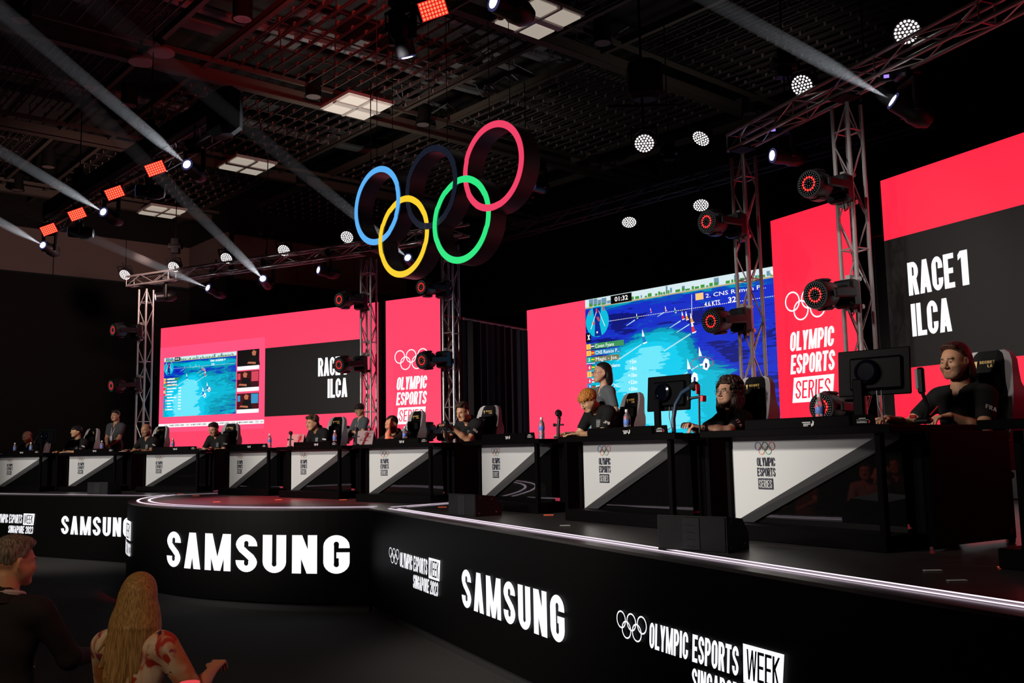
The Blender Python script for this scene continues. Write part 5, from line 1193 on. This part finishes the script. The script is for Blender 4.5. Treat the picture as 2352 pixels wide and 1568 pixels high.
    if beard:
        bz = (z < -.030+.25*np.maximum(0, ax_-.03)) & (z > -.125) & (y < .03) & (y > -.2) & ((z < -.042) | (ax_ > .022)) & ~lip
        bz &= (ax_ > .028) | (z < -.066) | ((z > -.050) & (z < -.042)) if beard > 1 else (ax_ > .030) | (z < -.070) | ((z > -.048) & (z < -.040) & (ax_ < .03))
        mi[bz & (ax_ < .09)] = 4
    sk = skin_mat(skin); stub = mat('stubble_'+skin+str(beard), tuple(v*(.55 if beard == 1 else .16) for v in SKIN[skin]), .7)
    if beard == 3: stub = mat('red_beard', (.30, .09, .03), .7)
    root = thing(name, label, 'person', mxy(0, 0, 0, 0), group)
    ofs = M0 @ Vector((hc3[0]*s, hc3[1]*s, 0)); root.matrix_world = Matrix.Translation((hx-ofs.x, hy-ofs.y, floor)) @ M0 @ Matrix.Diagonal((s, s, s, 1))
    to_obj('body', P, Q, [sk, mat('lips_'+skin, tuple(a*b for a, b in zip(SKIN[skin], (.85, .66, .62))), .5), mat('eye_white', (.5, .48, .46), .3), mat('brow_dark' if hair_col[0] < .15 else 'brow_brown', tuple(min(v*.8+.012, .08) for v in hair_col), .6), stub], root, mi)
    # ---- shirt
    Fs = Field(axis(lo[0], hi[0], .011, []), axis(-.42-lean*.3-(.12 if sleeve > 1 else 0), .26, .011, []), axis(hipz-.12, hc-.10+lf*1.2, .009, [])); torso(Fs, .011); uarm(Fs, .012, min(1, sleeve))
    if sleeve > 1:
        for E_, W_ in ((eL, wL), (eR, wR)): Fs.cap(E_, W_-(W_-E_)*.06, .056, .040, k=.03)
    col = nb+V(0, -.004, .055); Fs.cap(nb+V(0, .0, -.01), nb+V(0, .012, .048), .070 if not female else .060, .064 if not female else .055, k=.012)
    Fs.cap(nb+V(0, -.01, -.02), nb+V(0, -.02, .12), .060 if not female else .05, .062, k=.004, cut=True)
    Fs.cap(nb+V(0, -.085, -.055), nb+V(0, -.10, .05), .012, .048, k=.006, cut=True)
    if sit: Fs.clip(lambda X, Y, Z: (hipz-.06)-Z+0*X)
    for S_, E_ in (((sL, eL), (sR, eR)) if sleeve < 1 else ()):
        d = (E_-S_)/np.linalg.norm(E_-S_); c0 = S_+d*(.32*sleeve); g = (Fs.x[:, None, None]-c0[0])*d[0]+(Fs.y[None, :, None]-c0[1])*d[1]+(Fs.z[None, None, :]-c0[2])*d[2]
        nearm = ((Fs.x[:, None, None]-c0[0])**2+(Fs.y[None, :, None]-c0[1])**2+(Fs.z[None, None, :]-c0[2])**2) < .13**2
        nearm = nearm & ((Fs.x[:, None, None]*np.sign(S_[0])) > .16)
        Fs.f = np.where(nearm, np.maximum(Fs.f, g), Fs.f)
    Ps, Qs = Fs.mesh(); sm = shirt_m or mat('shirt_%d' % int(shirt[0]*1000), shirt, .85, bump=.35, bscale=14, spec=.25)
    so = to_obj('shirt', Ps, Qs, [sm], root)
    if not nocollar:
        mb = MB(); ck = []; nn_ = 22; rw = .84 if female else 1
        for i in range(nn_+1):
            a = R(-148+296*i/nn_)+R(90); op = abs(i/nn_-.5)*2; dz = -.035*op**3
            for r_, z_ in ((.060, .060), (.066, .064), (.082+.012*op**2, .022)): ck.append((nb[0]+r_*rw*math.cos(a), nb[1]+.004+r_*rw*math.sin(a)*1.04, nb[2]+z_+dz))
        mb.add(ck, [(i*3+j, (i+1)*3+j, (i+1)*3+j+1, i*3+j+1) for i in range(nn_) for j in range(2)]).build('collar', sm, so, True)
    # ---- trousers and shoes
    Ft = Field(axis(-.32, .32, .014, []), axis(-.62 if sit else -.3, .26, .014, []), axis(.0, hipz+.10, .016, [])); Ft.ell(hip+V(0, .02, 0), (.162, .125, .10), k=.04); legs(Ft, .013)
    Ft.clip(lambda X, Y, Z: (.085-Z)+0*X); Pt, Qt = Ft.mesh(); to_obj('trousers', Pt, Qt, [mat('trousers_%d' % int(trousers[0]*1000), trousers, .85)], root)
    for A_ in an: MB().rbox((A_[0], A_[1]-.065, .04), (.092, .27, .075), .03).build('shoe', blkm, root, True)
    # ---- hair
    hb_ = .26; Fh = Field(axis(hc3[0]-.17, hc3[0]+.17, hres*.9, []), axis(hc3[1]-.2, hc3[1]+.22, hres*.9, []), axis(hc-(.42 if hair in ('long', 'curly', 'mane') else .2), hc+.17, hres*.9, []))
    EH = lambda x, y, z, r, k=.015, cut=False, M=HM_: Fh.ell(hp(x, y, z), r, M, k, cut)
    lx = lambda X, Y, Z: [HM_[0][i]*(X-hc3[0])+HM_[1][i]*(Y-hc3[1])+HM_[2][i]*(Z-hc3[2]) for i in range(3)]
    def clipf(fn, k=.016): Fh.clip(lambda X, Y, Z: fn(*lx(X, Y, Z)), k)
    def front(b, a=.6, z0=.06, t=.25): clipf(lambda x, y, z: -(y+a*(np.maximum(z, .012)-z0)+b)+t*np.maximum(0, np.abs(x)-.035))
    def tousle(amp=.0028, fr=150.):
        X, Y, Z = lx(Fh.x[:, None, None], Fh.y[None, :, None], Fh.z[None, None, :])
        Fh.f = Fh.f+(amp*np.sin(X*fr+3*np.sin(Y*40)+2)*np.sin(Y*fr*.35+Z*fr*.3+2.2*np.sin(X*55))+amp*.6*np.sin(X*fr*2.1+Z*30)*np.sin(Y*fr*.7-X*60)).astype(np.float32)
    if hair == 'short':
        EH(0, .020, .042, (.082, .104, .091)); EH(0, -.045, .086, (.062, .05, .034)); EH(0, .0, .10, (.068, .085, .04)); tousle(); front(.046, .8); clipf(lambda x, y, z: np.where(y < .045, .0-z, -.065-z)+0*x); clipf(lambda x, y, z: np.where(np.abs(y-.005) < .025, -.002-z+.02, -1.)+0*x)
    elif hair == 'buzzback':
        EH(0, .020, .046, (.080, .102, .092)); EH(0, -.06, .085, (.055, .045, .034)); EH(0, -.01, .11, (.06, .08, .035)); tousle(.0025); front(.040, .9); clipf(lambda x, y, z: np.where(y < .045, .0-z, -.055-z)+0*x)
    elif hair == 'bald':
        EH(0, .030, .02, (.080, .094, .08)); clipf(lambda x, y, z: z-.055+0*x); clipf(lambda x, y, z: -(y-.0)+0*x); clipf(lambda x, y, z: -.05-z+0*x)
    elif hair == 'wavy':
        EH(0, .022, .045, (.090, .112, .098)); EH(.02, -.06, .10, (.06, .05, .035)); EH(-.03, -.05, .095, (.05, .05, .04)); EH(0, .09, -.04, (.06, .04, .05)); front(.048, .8); clipf(lambda x, y, z: np.where(y < .03, .0-z, -.085-z)+0*x)
        for k in range(40): a, b = random.uniform(0, 6.28), random.uniform(.1, 1.2); EH(.08*math.cos(a)*math.cos(b), .02+.1*math.sin(a)*math.cos(b)*(1 if math.sin(a) > -.3 else .7), .05+.088*math.sin(b), (.022,)*3, .01)
    elif hair == 'bowl':
        EH(0, .016, .040, (.094, .112, .094)); EH(0, -.058, .055, (.074, .042, .045)); tousle(.003, 190); clipf(lambda x, y, z: np.minimum(-(y+.035), .036-z+.006*np.sin(x*260))+0*x); clipf(lambda x, y, z: np.where(y < .0, .010-z, -.055-z)+0*x); clipf(lambda x, y, z: np.where((y < .035) & (y > -.035), .004-z, -1.)+0*x)
    elif hair == 'sleek':
        EH(0, .020, .044, (.083, .104, .094)); tousle(.0015, 110); front(.030, 1.0); clipf(lambda x, y, z: np.where(y < .04, -.012-z, -.06-z)+0*x)
    elif hair == 'mane':      # long brushed-back hair to the shoulders
        EH(0, .024, .045, (.084, .106, .094)); EH(0, .075, .0, (.078, .062, .09)); EH(0, .105, -.075, (.07, .045, .07), .03); EH(0, .125, -.125, (.055, .03, .035), .02); EH(.072, .05, -.06, (.02, .04, .06), .02); EH(-.072, .05, -.06, (.02, .04, .06), .02)
        EH(0, -.035, .098, (.062, .06, .034)); tousle(.0014, 120); front(.030, .85, .06, .0); clipf(lambda x, y, z: np.where((y < .010), .022-z, -1.)+0*x, .008)
    elif hair == 'bob':
        EH(0, .030, .040, (.088, .106, .098)); EH(0, .070, -.03, (.085, .07, .10)); EH(0, .09, -.09, (.07, .05, .07)); front(.018, 1.0); clipf(lambda x, y, z: np.where(y < .03, .01-z, -1.)+0*x)
    elif hair == 'curly':
        rr = random.Random(4); EH(0, .035, .04, (.10, .11, .10)); EH(0, .07, -.05, (.12, .08, .14), .03)
        EH(.085, .01, -.10, (.04, .05, .13), .03); EH(-.085, .01, -.10, (.04, .05, .13), .03)
        for k in range(520):
            a = rr.uniform(0, 6.283); b = rr.uniform(-1.1, 1.4); x_, y_, z_ = .108*math.cos(a)*math.cos(b*.8), .04+.11*math.sin(a)*math.cos(b*.8), .03+.12*math.sin(b) if b > 0 else .03+.26*math.sin(b)*.75
            if y_ < -.03 and abs(x_) < .07 and z_ < .055: continue
            if y_ < -.05 and abs(x_) < .06: z_ = max(z_, .085)
            EH(x_*rr.uniform(.9, 1.12), y_, z_, (rr.uniform(.009, .017),)*3, .005)
        tousle(.003, 240); clipf(lambda x, y, z: np.minimum(np.minimum(-(y+.030), .070-z), .062-np.abs(x))+0*x)
    if hairfn: hairfn(Fh, hp, EH, clipf)
    if hair != 'none':
        Ph, Qh = Fh.mesh(); to_obj('hair', Ph, Qh, [hairm('hair_%d_%d' % (int(hair_col[0]*1000), int(hair_col[1]*1000)), hair_col, hair_col2)], root)
    A = Matrix(HM_.tolist()).to_4x4(); HT = Matrix.Translation(hc3.tolist()) @ A
    if glasses:
        mb = MB()
        for q in (-1, 1):
            mb.tube([(q*.032+.022*math.cos(a*.3927), -.108, .006+.019*math.sin(a*.3927)) for a in range(17)], .0016, 5, HT); mb.tube([(q*.054, -.106, .01), (q*.078, -.05, .012), (q*.080, .0, .008)], .0014, 5, HT)
        mb.tube([(-.010, -.110, .008), (0, -.112, .011), (.010, -.110, .008)], .0015, 5, HT).build('glasses', mat('thin_metal_frame', (.25, .2, .16), .3, .8), root)
    if earbud:
        MB().rbox((.090, .002, -.006), (.010, .010, .012), .003, HT).cyl((.092, -.002, -.008), (.092, -.006, -.034), .0035, M=HT).build('earbud', mat(earbud+'_earbud', (.7, .7, .7) if earbud == 'white' else (.01, .01, .01), .3), root)
    # ---- marks on the shirt
    if code:
        d = (eL-sL)/np.linalg.norm(eL-sL); out = V(.8, -.55, .1); out = out-d*(out@d); out /= np.linalg.norm(out); c = sL+d*.150+out*.070; xr = np.cross(d, out); xr = xr if (xr@V(0, 1, 0)) > 0 else -xr
        Mx = Matrix(((xr[0], -out[0], -d[0], c[0]), (xr[1], -out[1], -d[1], c[1]), (xr[2], -out[2], -d[2], c[2]), (0, 0, 0, 1)))
        MB().flat(word(code, -.036, -.014, .072, .034, .34, .14) if code != '-' else [rectp(-.030, -.010, .030, .016)], 0, Mx).build('country_code', mat('print_white', (.72, .72, .70), .6), so)
    if crest_ and sit and shirt[0] < .1:
        c = chest+V(.085, -.112, .04); Mx = Matrix.Translation(c.tolist()) @ Matrix.Rotation(R(34), 4, 'Z') @ Matrix.Rotation(R(-12), 4, 'X')
        m_ = mat('print_grey', (.38, .42, .44), .6)
        MB().flat(word('OLYMPIC', -.022, .010, .044, .018, .34, .14)+word('ESPORTS', -.022, -.012, .044, .018, .34, .14)+word('SERIES', -.022, -.034, .044, .018, .34, .14)+[p for q in rings2d(0, .036, .0078, .0018, 16) for p in q], -.012, Mx).build('chest_print', m_, so)
    if lanyard:
        m_ = mat('lanyard_white', (.55, .60, .58), .6); mb = MB(); ch = chest+V(0, -.127, -.06)
        for q in (-1, 1):
            a = [nb+V(.062*q, .015, .045), nb+V(.060*q, -.065, .02), nb+V(.045*q, -.095, -.08), ch+V(.008*q, -.0, 0)]
            for i in range(3):
                p0, p1 = Vector(a[i]), Vector(a[i+1]); mb.tube([p0, p1], .006, 4)
        mb.build('lanyard', m_, root); MB().rbox((ch[0], ch[1]-.004, ch[2]-.05), (.07, .006, .10), .003).build('badge', mat('badge_card', (.4, .38, .42), .5), root)
    if wrist:
        for side in wrist:
            W_, E_ = (wL, eL) if side == 'L' else (wR, eR); d = (E_-W_)/np.linalg.norm(E_-W_); p = W_+d*.02; MB().cyl(p-d*.009, p+d*.009, .0315, n=14).build('wristband', blkm, root)
    return root

def seat_at(i, px, py, ly):   # world point above desk i, ly behind its panel, seen at px,py
    x, y, yw = DESKS[i]; d = dirv(yw); n = Vector((-d.y, d.x)); P = Vector((x, y))+n*ly; return on_plane(px, py, P, yw)
PL = [  # desk, px, py, ly, turn-from-desk-normal, dict
 (0, 62, 1003, .70, 0, dict(label='bald man with a red beard in a black shirt at the far left desk', skin='fair', hair='bald', hair_col=(.16, .05, .02), beard=3, pitch=24, code='-')),
 (1, 175, 991, .74, 0, dict(label='person with bowl-cut black hair in a black polo looking left', skin='asian', hair='bowl', hair_col=(.008, .006, .006), pitch=2, code='-', turn=-16)),
 (2, 335, 987, .72, 0, dict(label='balding person in a black polo looking down, left of the far left screen', skin='brown', hair='bald', hair_col=(.015, .01, .01), pitch=20, code='-', beard=1, wrist='L')),
 (3, 491, 986, .70, 0, dict(label='short-haired person in a black polo bent over, before the far left screen', skin='tan', hair='short', hair_col=(.025, .014, .01), pitch=24, lean=.20, code='ESP', beard=1, wrist='L')),
 (4, 717, 972, .68, 0, dict(label='wavy-haired person in a black polo leaning on the desk beside a propped tablet', skin='tan', hair='wavy', hair_col=(.06, .032, .016), pitch=10, lean=.24, code='-', wrist=None)),
 (5, 899, 975, .68, 0, dict(label='bearded person with slicked hair touching his mouth with one hand', skin='tan', hair='sleek', hair_col=(.012, .009, .008), beard=2, pitch=12, lean=.18, hands={'L': (.05, -.27, 1.045), 'R': (-.20, -.46, .80), 'kind': ('fist', 'flat')}, code=None)),
 (6, 1064, 946, .66, 0, dict(label='young person with short fade haircut and white earbud looking at a phone in both hands', skin='tan', hair='buzzback', hair_col=(.05, .03, .018), pitch=22, lean=.22, hands={'L': (.045, -.46, .93), 'R': (-.10, -.48, .93), 'kind': ('grip', 'grip')}, code='BRA', earbud='white', res=.010, hres=.0045, beard=0)),
 (7, 1351, 920, .62, 0, dict(label='orange-haired person in a black polo looking down at the desk', skin='asian', hair='bowl', hair_col=(.42, .13, .02), hair_col2=(.75, .30, .06), pitch=34, lean=.30, code='JPN', eyes_closed=True, earbud='black', res=.010, hres=.0040, hands={'L': (.08, -.50, .80), 'R': (-.16, -.52, .80)})),
 (8, 1671, 902, .72, 0, dict(label='person with long dark curly hair and round glasses in a black polo', skin='fair', hair='curly', hair_col=(.012, .007, .006), hair_col2=(.05, .022, .016), pitch=-2, turn=4, lean=.06, code='ITA', glasses=True, female=True, res=.010, hres=.0038, wrist='L', hands={'L': (.05, -.42, .80), 'R': (-.10, -.42, .82), 'kind': ('fist', 'grip')})),
 (9, 2193, 831, .72, 0, dict(label='long-haired bearded person in a black polo seated at the nearest desk', skin='tan', hair='mane', hair_col=(.028, .013, .010), hair_col2=(.12, .05, .035), beard=1, pitch=7, turn=-2, lean=.06, code='FRA', res=.009, hres=.0034, hands={'L': (.16, -.40, .80), 'R': (-.26, -.46, .80), 'kind': ('grip', 'grip')})),
]
import time as _t
for i, px, py, ly, tn, kw in PL:
    p = seat_at(i, px, py, ly+.20); yw = DESKS[i][2]; t0 = _t.time()
    kw = dict(kw); lab = kw.pop('label'); lean = kw.get('lean', .10)
    tgt = p.copy(); kw.setdefault('scale', 1.03); kw.setdefault('res', .013); kw.setdefault('hres', .0085)
    pr = person(lab, (tgt.x, tgt.y, tgt.z), yw+R(tn), seat_h=max(.42, (tgt.z-ZS)-.72), **kw)
    # the chair stands behind the hips
    M = pr.matrix_world; q = M @ Vector((0, .06, 0)); xo = -.02
    place('gaming_chair', chair, mxy(q.x, q.y, ZS, yw+R(tn)+R((-6, -4, -3, 4, 6, -8, 3, -5, 4, -3)[i])), 'black and grey gaming chair behind the '+lab.split(' in a')[0].split(' touching')[0].split(' looking')[0].split(' with a red')[0][:60]+(' at the nearest desk' if i == 9 else ''), 'chair', 'gaming chairs at the desks')
# phone in the hands of the young player
pr = [o for o in C.objects if o.get('label', '').startswith('young person with short fade')][0]
t = thing('phone', 'dark phone held in both hands by the young player with the white earbud', 'phone', pr.matrix_world @ Matrix.Translation((-.03, -.56, .955)) @ Matrix.Rotation(R(-25), 4, 'X')); MB().rbox((0, 0, 0), (.16, .012, .075), .004).build('case', blk, t)

# staff standing behind the desks
GREY = (.085, .095, .105)
p = at(265, 955, z=ZS+1.60); person('standing person in a grey polo with lanyard, hands crossed, at the far left', (p.x, p.y, p.z), R(-18), 'stand', skin='brown', hair='short', hair_col=(.012, .009, .009), shirt=(.045, .040, .045), lanyard=True, hands={'L': (.03, -.22, .93), 'R': (-.02, -.24, .96), 'kind': ('flat', 'flat')}, res=.013, hres=.008, crest_=False, pitch=6)
p = at(826, 941, Y=19.6); person('standing person in a grey polo with glasses and a white lanyard, before the truss tower', (p.x, p.y, p.z), R(-46), 'stand', skin='asian', hair='bowl', hair_col=(.02, .012, .01), shirt=GREY, lanyard=True, glasses=True, hands={'L': (.06, -.30, 1.10), 'R': (-.08, -.30, 1.08), 'kind': ('grip', 'grip')}, res=.012, hres=.0075, crest_=False, pitch=20)
t = thing('clipboard_tablet', 'grey tablet held by the standing person with glasses', 'tablet', mxy(p.x, p.y, ZS+1.08, R(-46)) @ Matrix.Translation((0, -.36, 0)) @ Matrix.Rotation(R(-40), 4, 'X')); MB().rbox((0, 0, 0), (.26, .012, .19), .004).build('case', tab_m, t)
p = at(1381, 857, z=ZS+1.56); person('standing person in a grey polo with dark bobbed hair and headband, looking left', (p.x, p.y, p.z), R(-66), 'stand', skin='fair', hair='bob', hair_col=(.010, .008, .009), shirt=(.10, .11, .12), lanyard=True, glasses=True, female=True, res=.012, hres=.006, crest_=False, turn=-14, pitch=2)
t = None
# ================================================================ FRONT ROW OF THE AUDIENCE
# blonde person in a patterned blouse, seen from behind
bl = bpy.data.materials.new('painted_blouse'); bl.use_nodes = True; nt = bl.node_tree; b = nt.nodes['Principled BSDF']; N = nt.nodes.new; L_ = nt.links.new
b.inputs['Roughness'].default_value = .75; tc = N('ShaderNodeTexCoord'); prev = None
base = (.78, .68, .55)
def blotch(sc, thr, col, prev, off, soft=.02, st=(1, 1, .6)):
    mp = N('ShaderNodeMapping'); mp.inputs['Location'].default_value = off; mp.inputs['Scale'].default_value = st; n = N('ShaderNodeTexNoise'); n.inputs['Scale'].default_value = sc; n.inputs['Detail'].default_value = 2.5; n.inputs['Distortion'].default_value = .9
    r = N('ShaderNodeMapRange'); r.inputs['From Min'].default_value = thr-soft; r.inputs['From Max'].default_value = thr+soft; mx = N('ShaderNodeMix'); mx.data_type = 'RGBA'
    L_(tc.outputs['Object'], mp.inputs[0]); L_(mp.outputs[0], n.inputs['Vector']); L_(n.outputs['Fac'], r.inputs['Value']); L_(r.outputs[0], mx.inputs['Factor'])
    if prev is None: mx.inputs['A'].default_value = (*base, 1)
    else: L_(prev, mx.inputs['A'])
    mx.inputs['B'].default_value = (*col, 1); return mx.outputs['Result']
c = blotch(6, .55, (.60, .25, .10), None, (0, 0, 0), .08); c = blotch(9, .60, (.50, .04, .03), c, (3, 1, 2)); c = blotch(8, .61, (.36, .06, .14), c, (7, 5, 1)); c = blotch(8, .655, (.02, .02, .09), c, (2, 9, 4)); c = blotch(34, .70, (.01, .02, .02), c, (5, 5, 5), .01, (1, 1, 1))
L_(c, b.inputs['Base Color'])
def long_hair(Fh, hp, EH, clipf):
    EH(0, .020, .040, (.086, .106, .096), .02); EH(0, .050, -.02, (.098, .085, .11), .03); EH(.01, .080, -.14, (.115, .062, .14), .04); EH(.03, .095, -.26, (.110, .045, .12), .04); EH(.055, .10, -.37, (.085, .032, .10), .03)
    EH(.085, .05, -.17, (.045, .055, .13), .03); EH(-.085, .05, -.15, (.04, .055, .13), .03)
    rr = random.Random(9)
    for k in range(42):
        a = rr.uniform(-2.9, .2)*1.0; x0 = .10*math.cos(a+math.pi/2-.2); a = (k/41-.5)*2.6; x0 = .088*math.sin(a); y0 = .055+.062*math.cos(a)
        x1 = x0*1.25+rr.uniform(-.02, .02)+.042; y1 = .10+.030*math.cos(a); z1 = -.40+rr.uniform(-.05, .06)+.10*abs(x0)/.09
        Fh.cap(hp(x0*.9, y0, .03), hp(x0*1.12, y0+.025, -.14), .010, .013, k=.008); Fh.cap(hp(x0*1.12, y0+.025, -.14), hp(x1, y1, z1), .013, .005, k=.008)
    clipf(lambda x, y, z: np.minimum(-(y+.03), .05-z)+0*x)
ph = at(322, 1368, Y=5.0)
wom = person('blonde person seen from behind in a red, cream and violet patterned blouse', (ph.x, ph.y, ph.z-.01), R(180-14), 'sit', floor=0, skin='fair', hair='long', hairfn=long_hair, hair_col=(.44, .27, .10), hair_col2=(.60, .40, .17), shirt_m=bl, shirt=(.5, .4, .3), sleeve=.97, nocollar=True, pitch=4, turn=20, lean=.03, res=.010, hres=.0045, female=False,
             hands={'L': (.16, -.34, .72), 'R': (-.25, -.33, .74), 'kind': ('flat', 'fist')}, scale=.99, seat_h=.40, crest_=False)
gh = at(33, 1292, Y=5.0)
man = person('grey-haired person in a dark suit seen from behind, head turned right', (gh.x, gh.y, gh.z), R(180-6), 'sit', floor=0, skin='fair', hair='short', hair_col=(.13, .11, .10), hair_col2=(.34, .30, .28), shirt=(.020, .018, .024), sleeve=1.2, pitch=8, turn=-28, lean=.05, res=.010, hres=.0042, scale=1.03, seat_h=.52, crest_=False,
             hands={'L': (.24, -.36, .78), 'R': (-.24, -.38, .78)})
MB().tube([(.066*math.cos(a*.3927), .008+.066*math.sin(a*.3927)-.02, gh.z/1.03-.148+.018*math.sin(a*.3927)) for a in range(17)], .017, 8).build('shirt_collar', mat('white_collar', (.55, .5, .58), .7), man, True)
rh = at(4, 1262, Y=6.6)
person('person with a red-lit head cut off by the left edge, behind the grey-haired one', (rh.x-.10, rh.y, rh.z-.02), R(180), 'sit', floor=0, skin='fair', hair='bald', hair_col=(.1, .05, .04), shirt=(.02, .02, .02), res=.014, hres=.009, seat_h=.50, crest_=False)
# chairs
white_pl = mat('white_plastic', (.62, .56, .52), .4)
def ghost_chair(t):
    pts = []; 
    for i in range(21): a = math.pi*i/20; pts.append((.225*math.cos(a)**1 if True else 0, .17-.0*i, .62+.14*math.sin(a)**.6))
    MB().tube(pts, .013, 8).build('back_rim', white_pl, t, True)
    m = MB(); v = [(x*.97, .165, z) for x, y, z in pts]+[(x*.97, .165+.0, .46) for x, y, z in pts]; m.add(v, [(i, i+1, 22+i, 21+i) for i in range(20)]); m.build('back_panel', mat('smoky_plastic', (.10, .05, .05), .25), t)
    MB().rbox((0, -.05, .42), (.46, .44, .035), .015).build('seat', white_pl, t, True)
    for sx in (-1, 1):
        for y in (-.22, .16): MB().cyl((sx*.19, y, .41), (sx*.21, y*1.1, 0), .014, .010).build('leg', white_pl, t, True)
q = wom.matrix_world @ Vector((0, .0, 0))
cp_ = at(333, 1543, Y=4.75)
place('white_rim_chair', ghost_chair, mxy(cp_.x, cp_.y-.165, 0, R(180-14)) @ Matrix.Translation((0, 0, 0)), 'chair with a white rounded back rim, under the blonde person', 'chair')
q = man.matrix_world @ Vector((0, .0, 0)); place('white_rim_chair', ghost_chair, mxy(q.x, q.y, 0, R(174)), 'chair under the grey-haired person in the dark suit', 'chair')
q = at(4, 1262, Y=6.6); place('white_rim_chair', ghost_chair, mxy(q.x-.1, q.y, 0, R(180)), 'chair at the left edge under the person with the red-lit head', 'chair')
cc = at(436, 1566, Y=4.55)
t = thing('candle_cup', 'round glowing pinkish-red cup rim at the bottom edge beside the blonde person', 'cup', Matrix.Translation((cc.x, cc.y, cc.z-.10)))
MB().lathe([(.03, 0), (.040, .01), (.045, .10), (.043, .10), (.038, .012), (.005, .012)], 22).build('cup_body', emit('cup_red', (.9, .10, .12), .55, False, (.4, .05, .05)), t, True)
t2 = thing('cocktail_table', 'small round dark table under the glowing red cup, at the bottom edge', 'table', Matrix.Translation((cc.x, cc.y, 0)))
zt_ = cc.z-.10; MB().lathe([(.02, zt_-.025), (.28, zt_-.025), (.28, zt_), (.02, zt_)], 28).build('table_top', blkm, t2); MB().cyl((0, 0, .02), (0, 0, zt_-.025), .025).build('pedestal', blkm, t2); MB().lathe([(.2, 0), (.2, .015), (.03, .03)], 24).build('foot', blkm, t2)
# onlookers seated left of the camera's view; they show as warm reflections in the black acrylic of the nearest desks
seat_m = mat('dark_seat', (.02, .02, .02), .7)
def plain_chair(t):
    MB().rbox((0, -.05, .42), (.46, .44, .05), .02).build('seat', seat_m, t, True); MB().rbox((0, .19, .68), (.44, .04, .42), .02).build('backrest', seat_m, t, True)
    for sx in (-1, 1):
        for y in (-.22, .16): MB().cyl((sx*.2, y, .41), (sx*.2, y, 0), .012).build('leg', seat_m, t)
for k, (x, y, col, lab) in enumerate(((-4.9, 6.9, (.42, .34, .32), 'onlooker in a pale shirt'), (-5.7, 7.9, (.20, .07, .04), 'onlooker in a rust shirt'), (-5.9, 6.6, (.06, .05, .05), 'onlooker in a dark shirt'), (-5.2, 5.7, (.50, .22, .22), 'onlooker in a pink shirt'))):
    person(lab+' seated left of the view, mirrored in the nearest desk panel', (x, y, 1.20), R(95+6*k), 'sit', floor=0, skin='fair', hair='short', shirt=col, res=.018, hres=.012, seat_h=.44, crest_=False, trousers=(.12, .08, .06))
    place('audience_chair', plain_chair, mxy(x-.05, y-.02, 0, R(95+6*k)), 'dark chair under the '+lab+', left of the view', 'chair', 'audience chairs left of the view')
lamp('SPOT', 'added_red_spot', (-1.2, 9.4, 4.8), (-5.4, 6.8, 1.0), 420, (1, .22, .15), .12, 40, .6)  # spot added so the onlookers show red in the acrylic
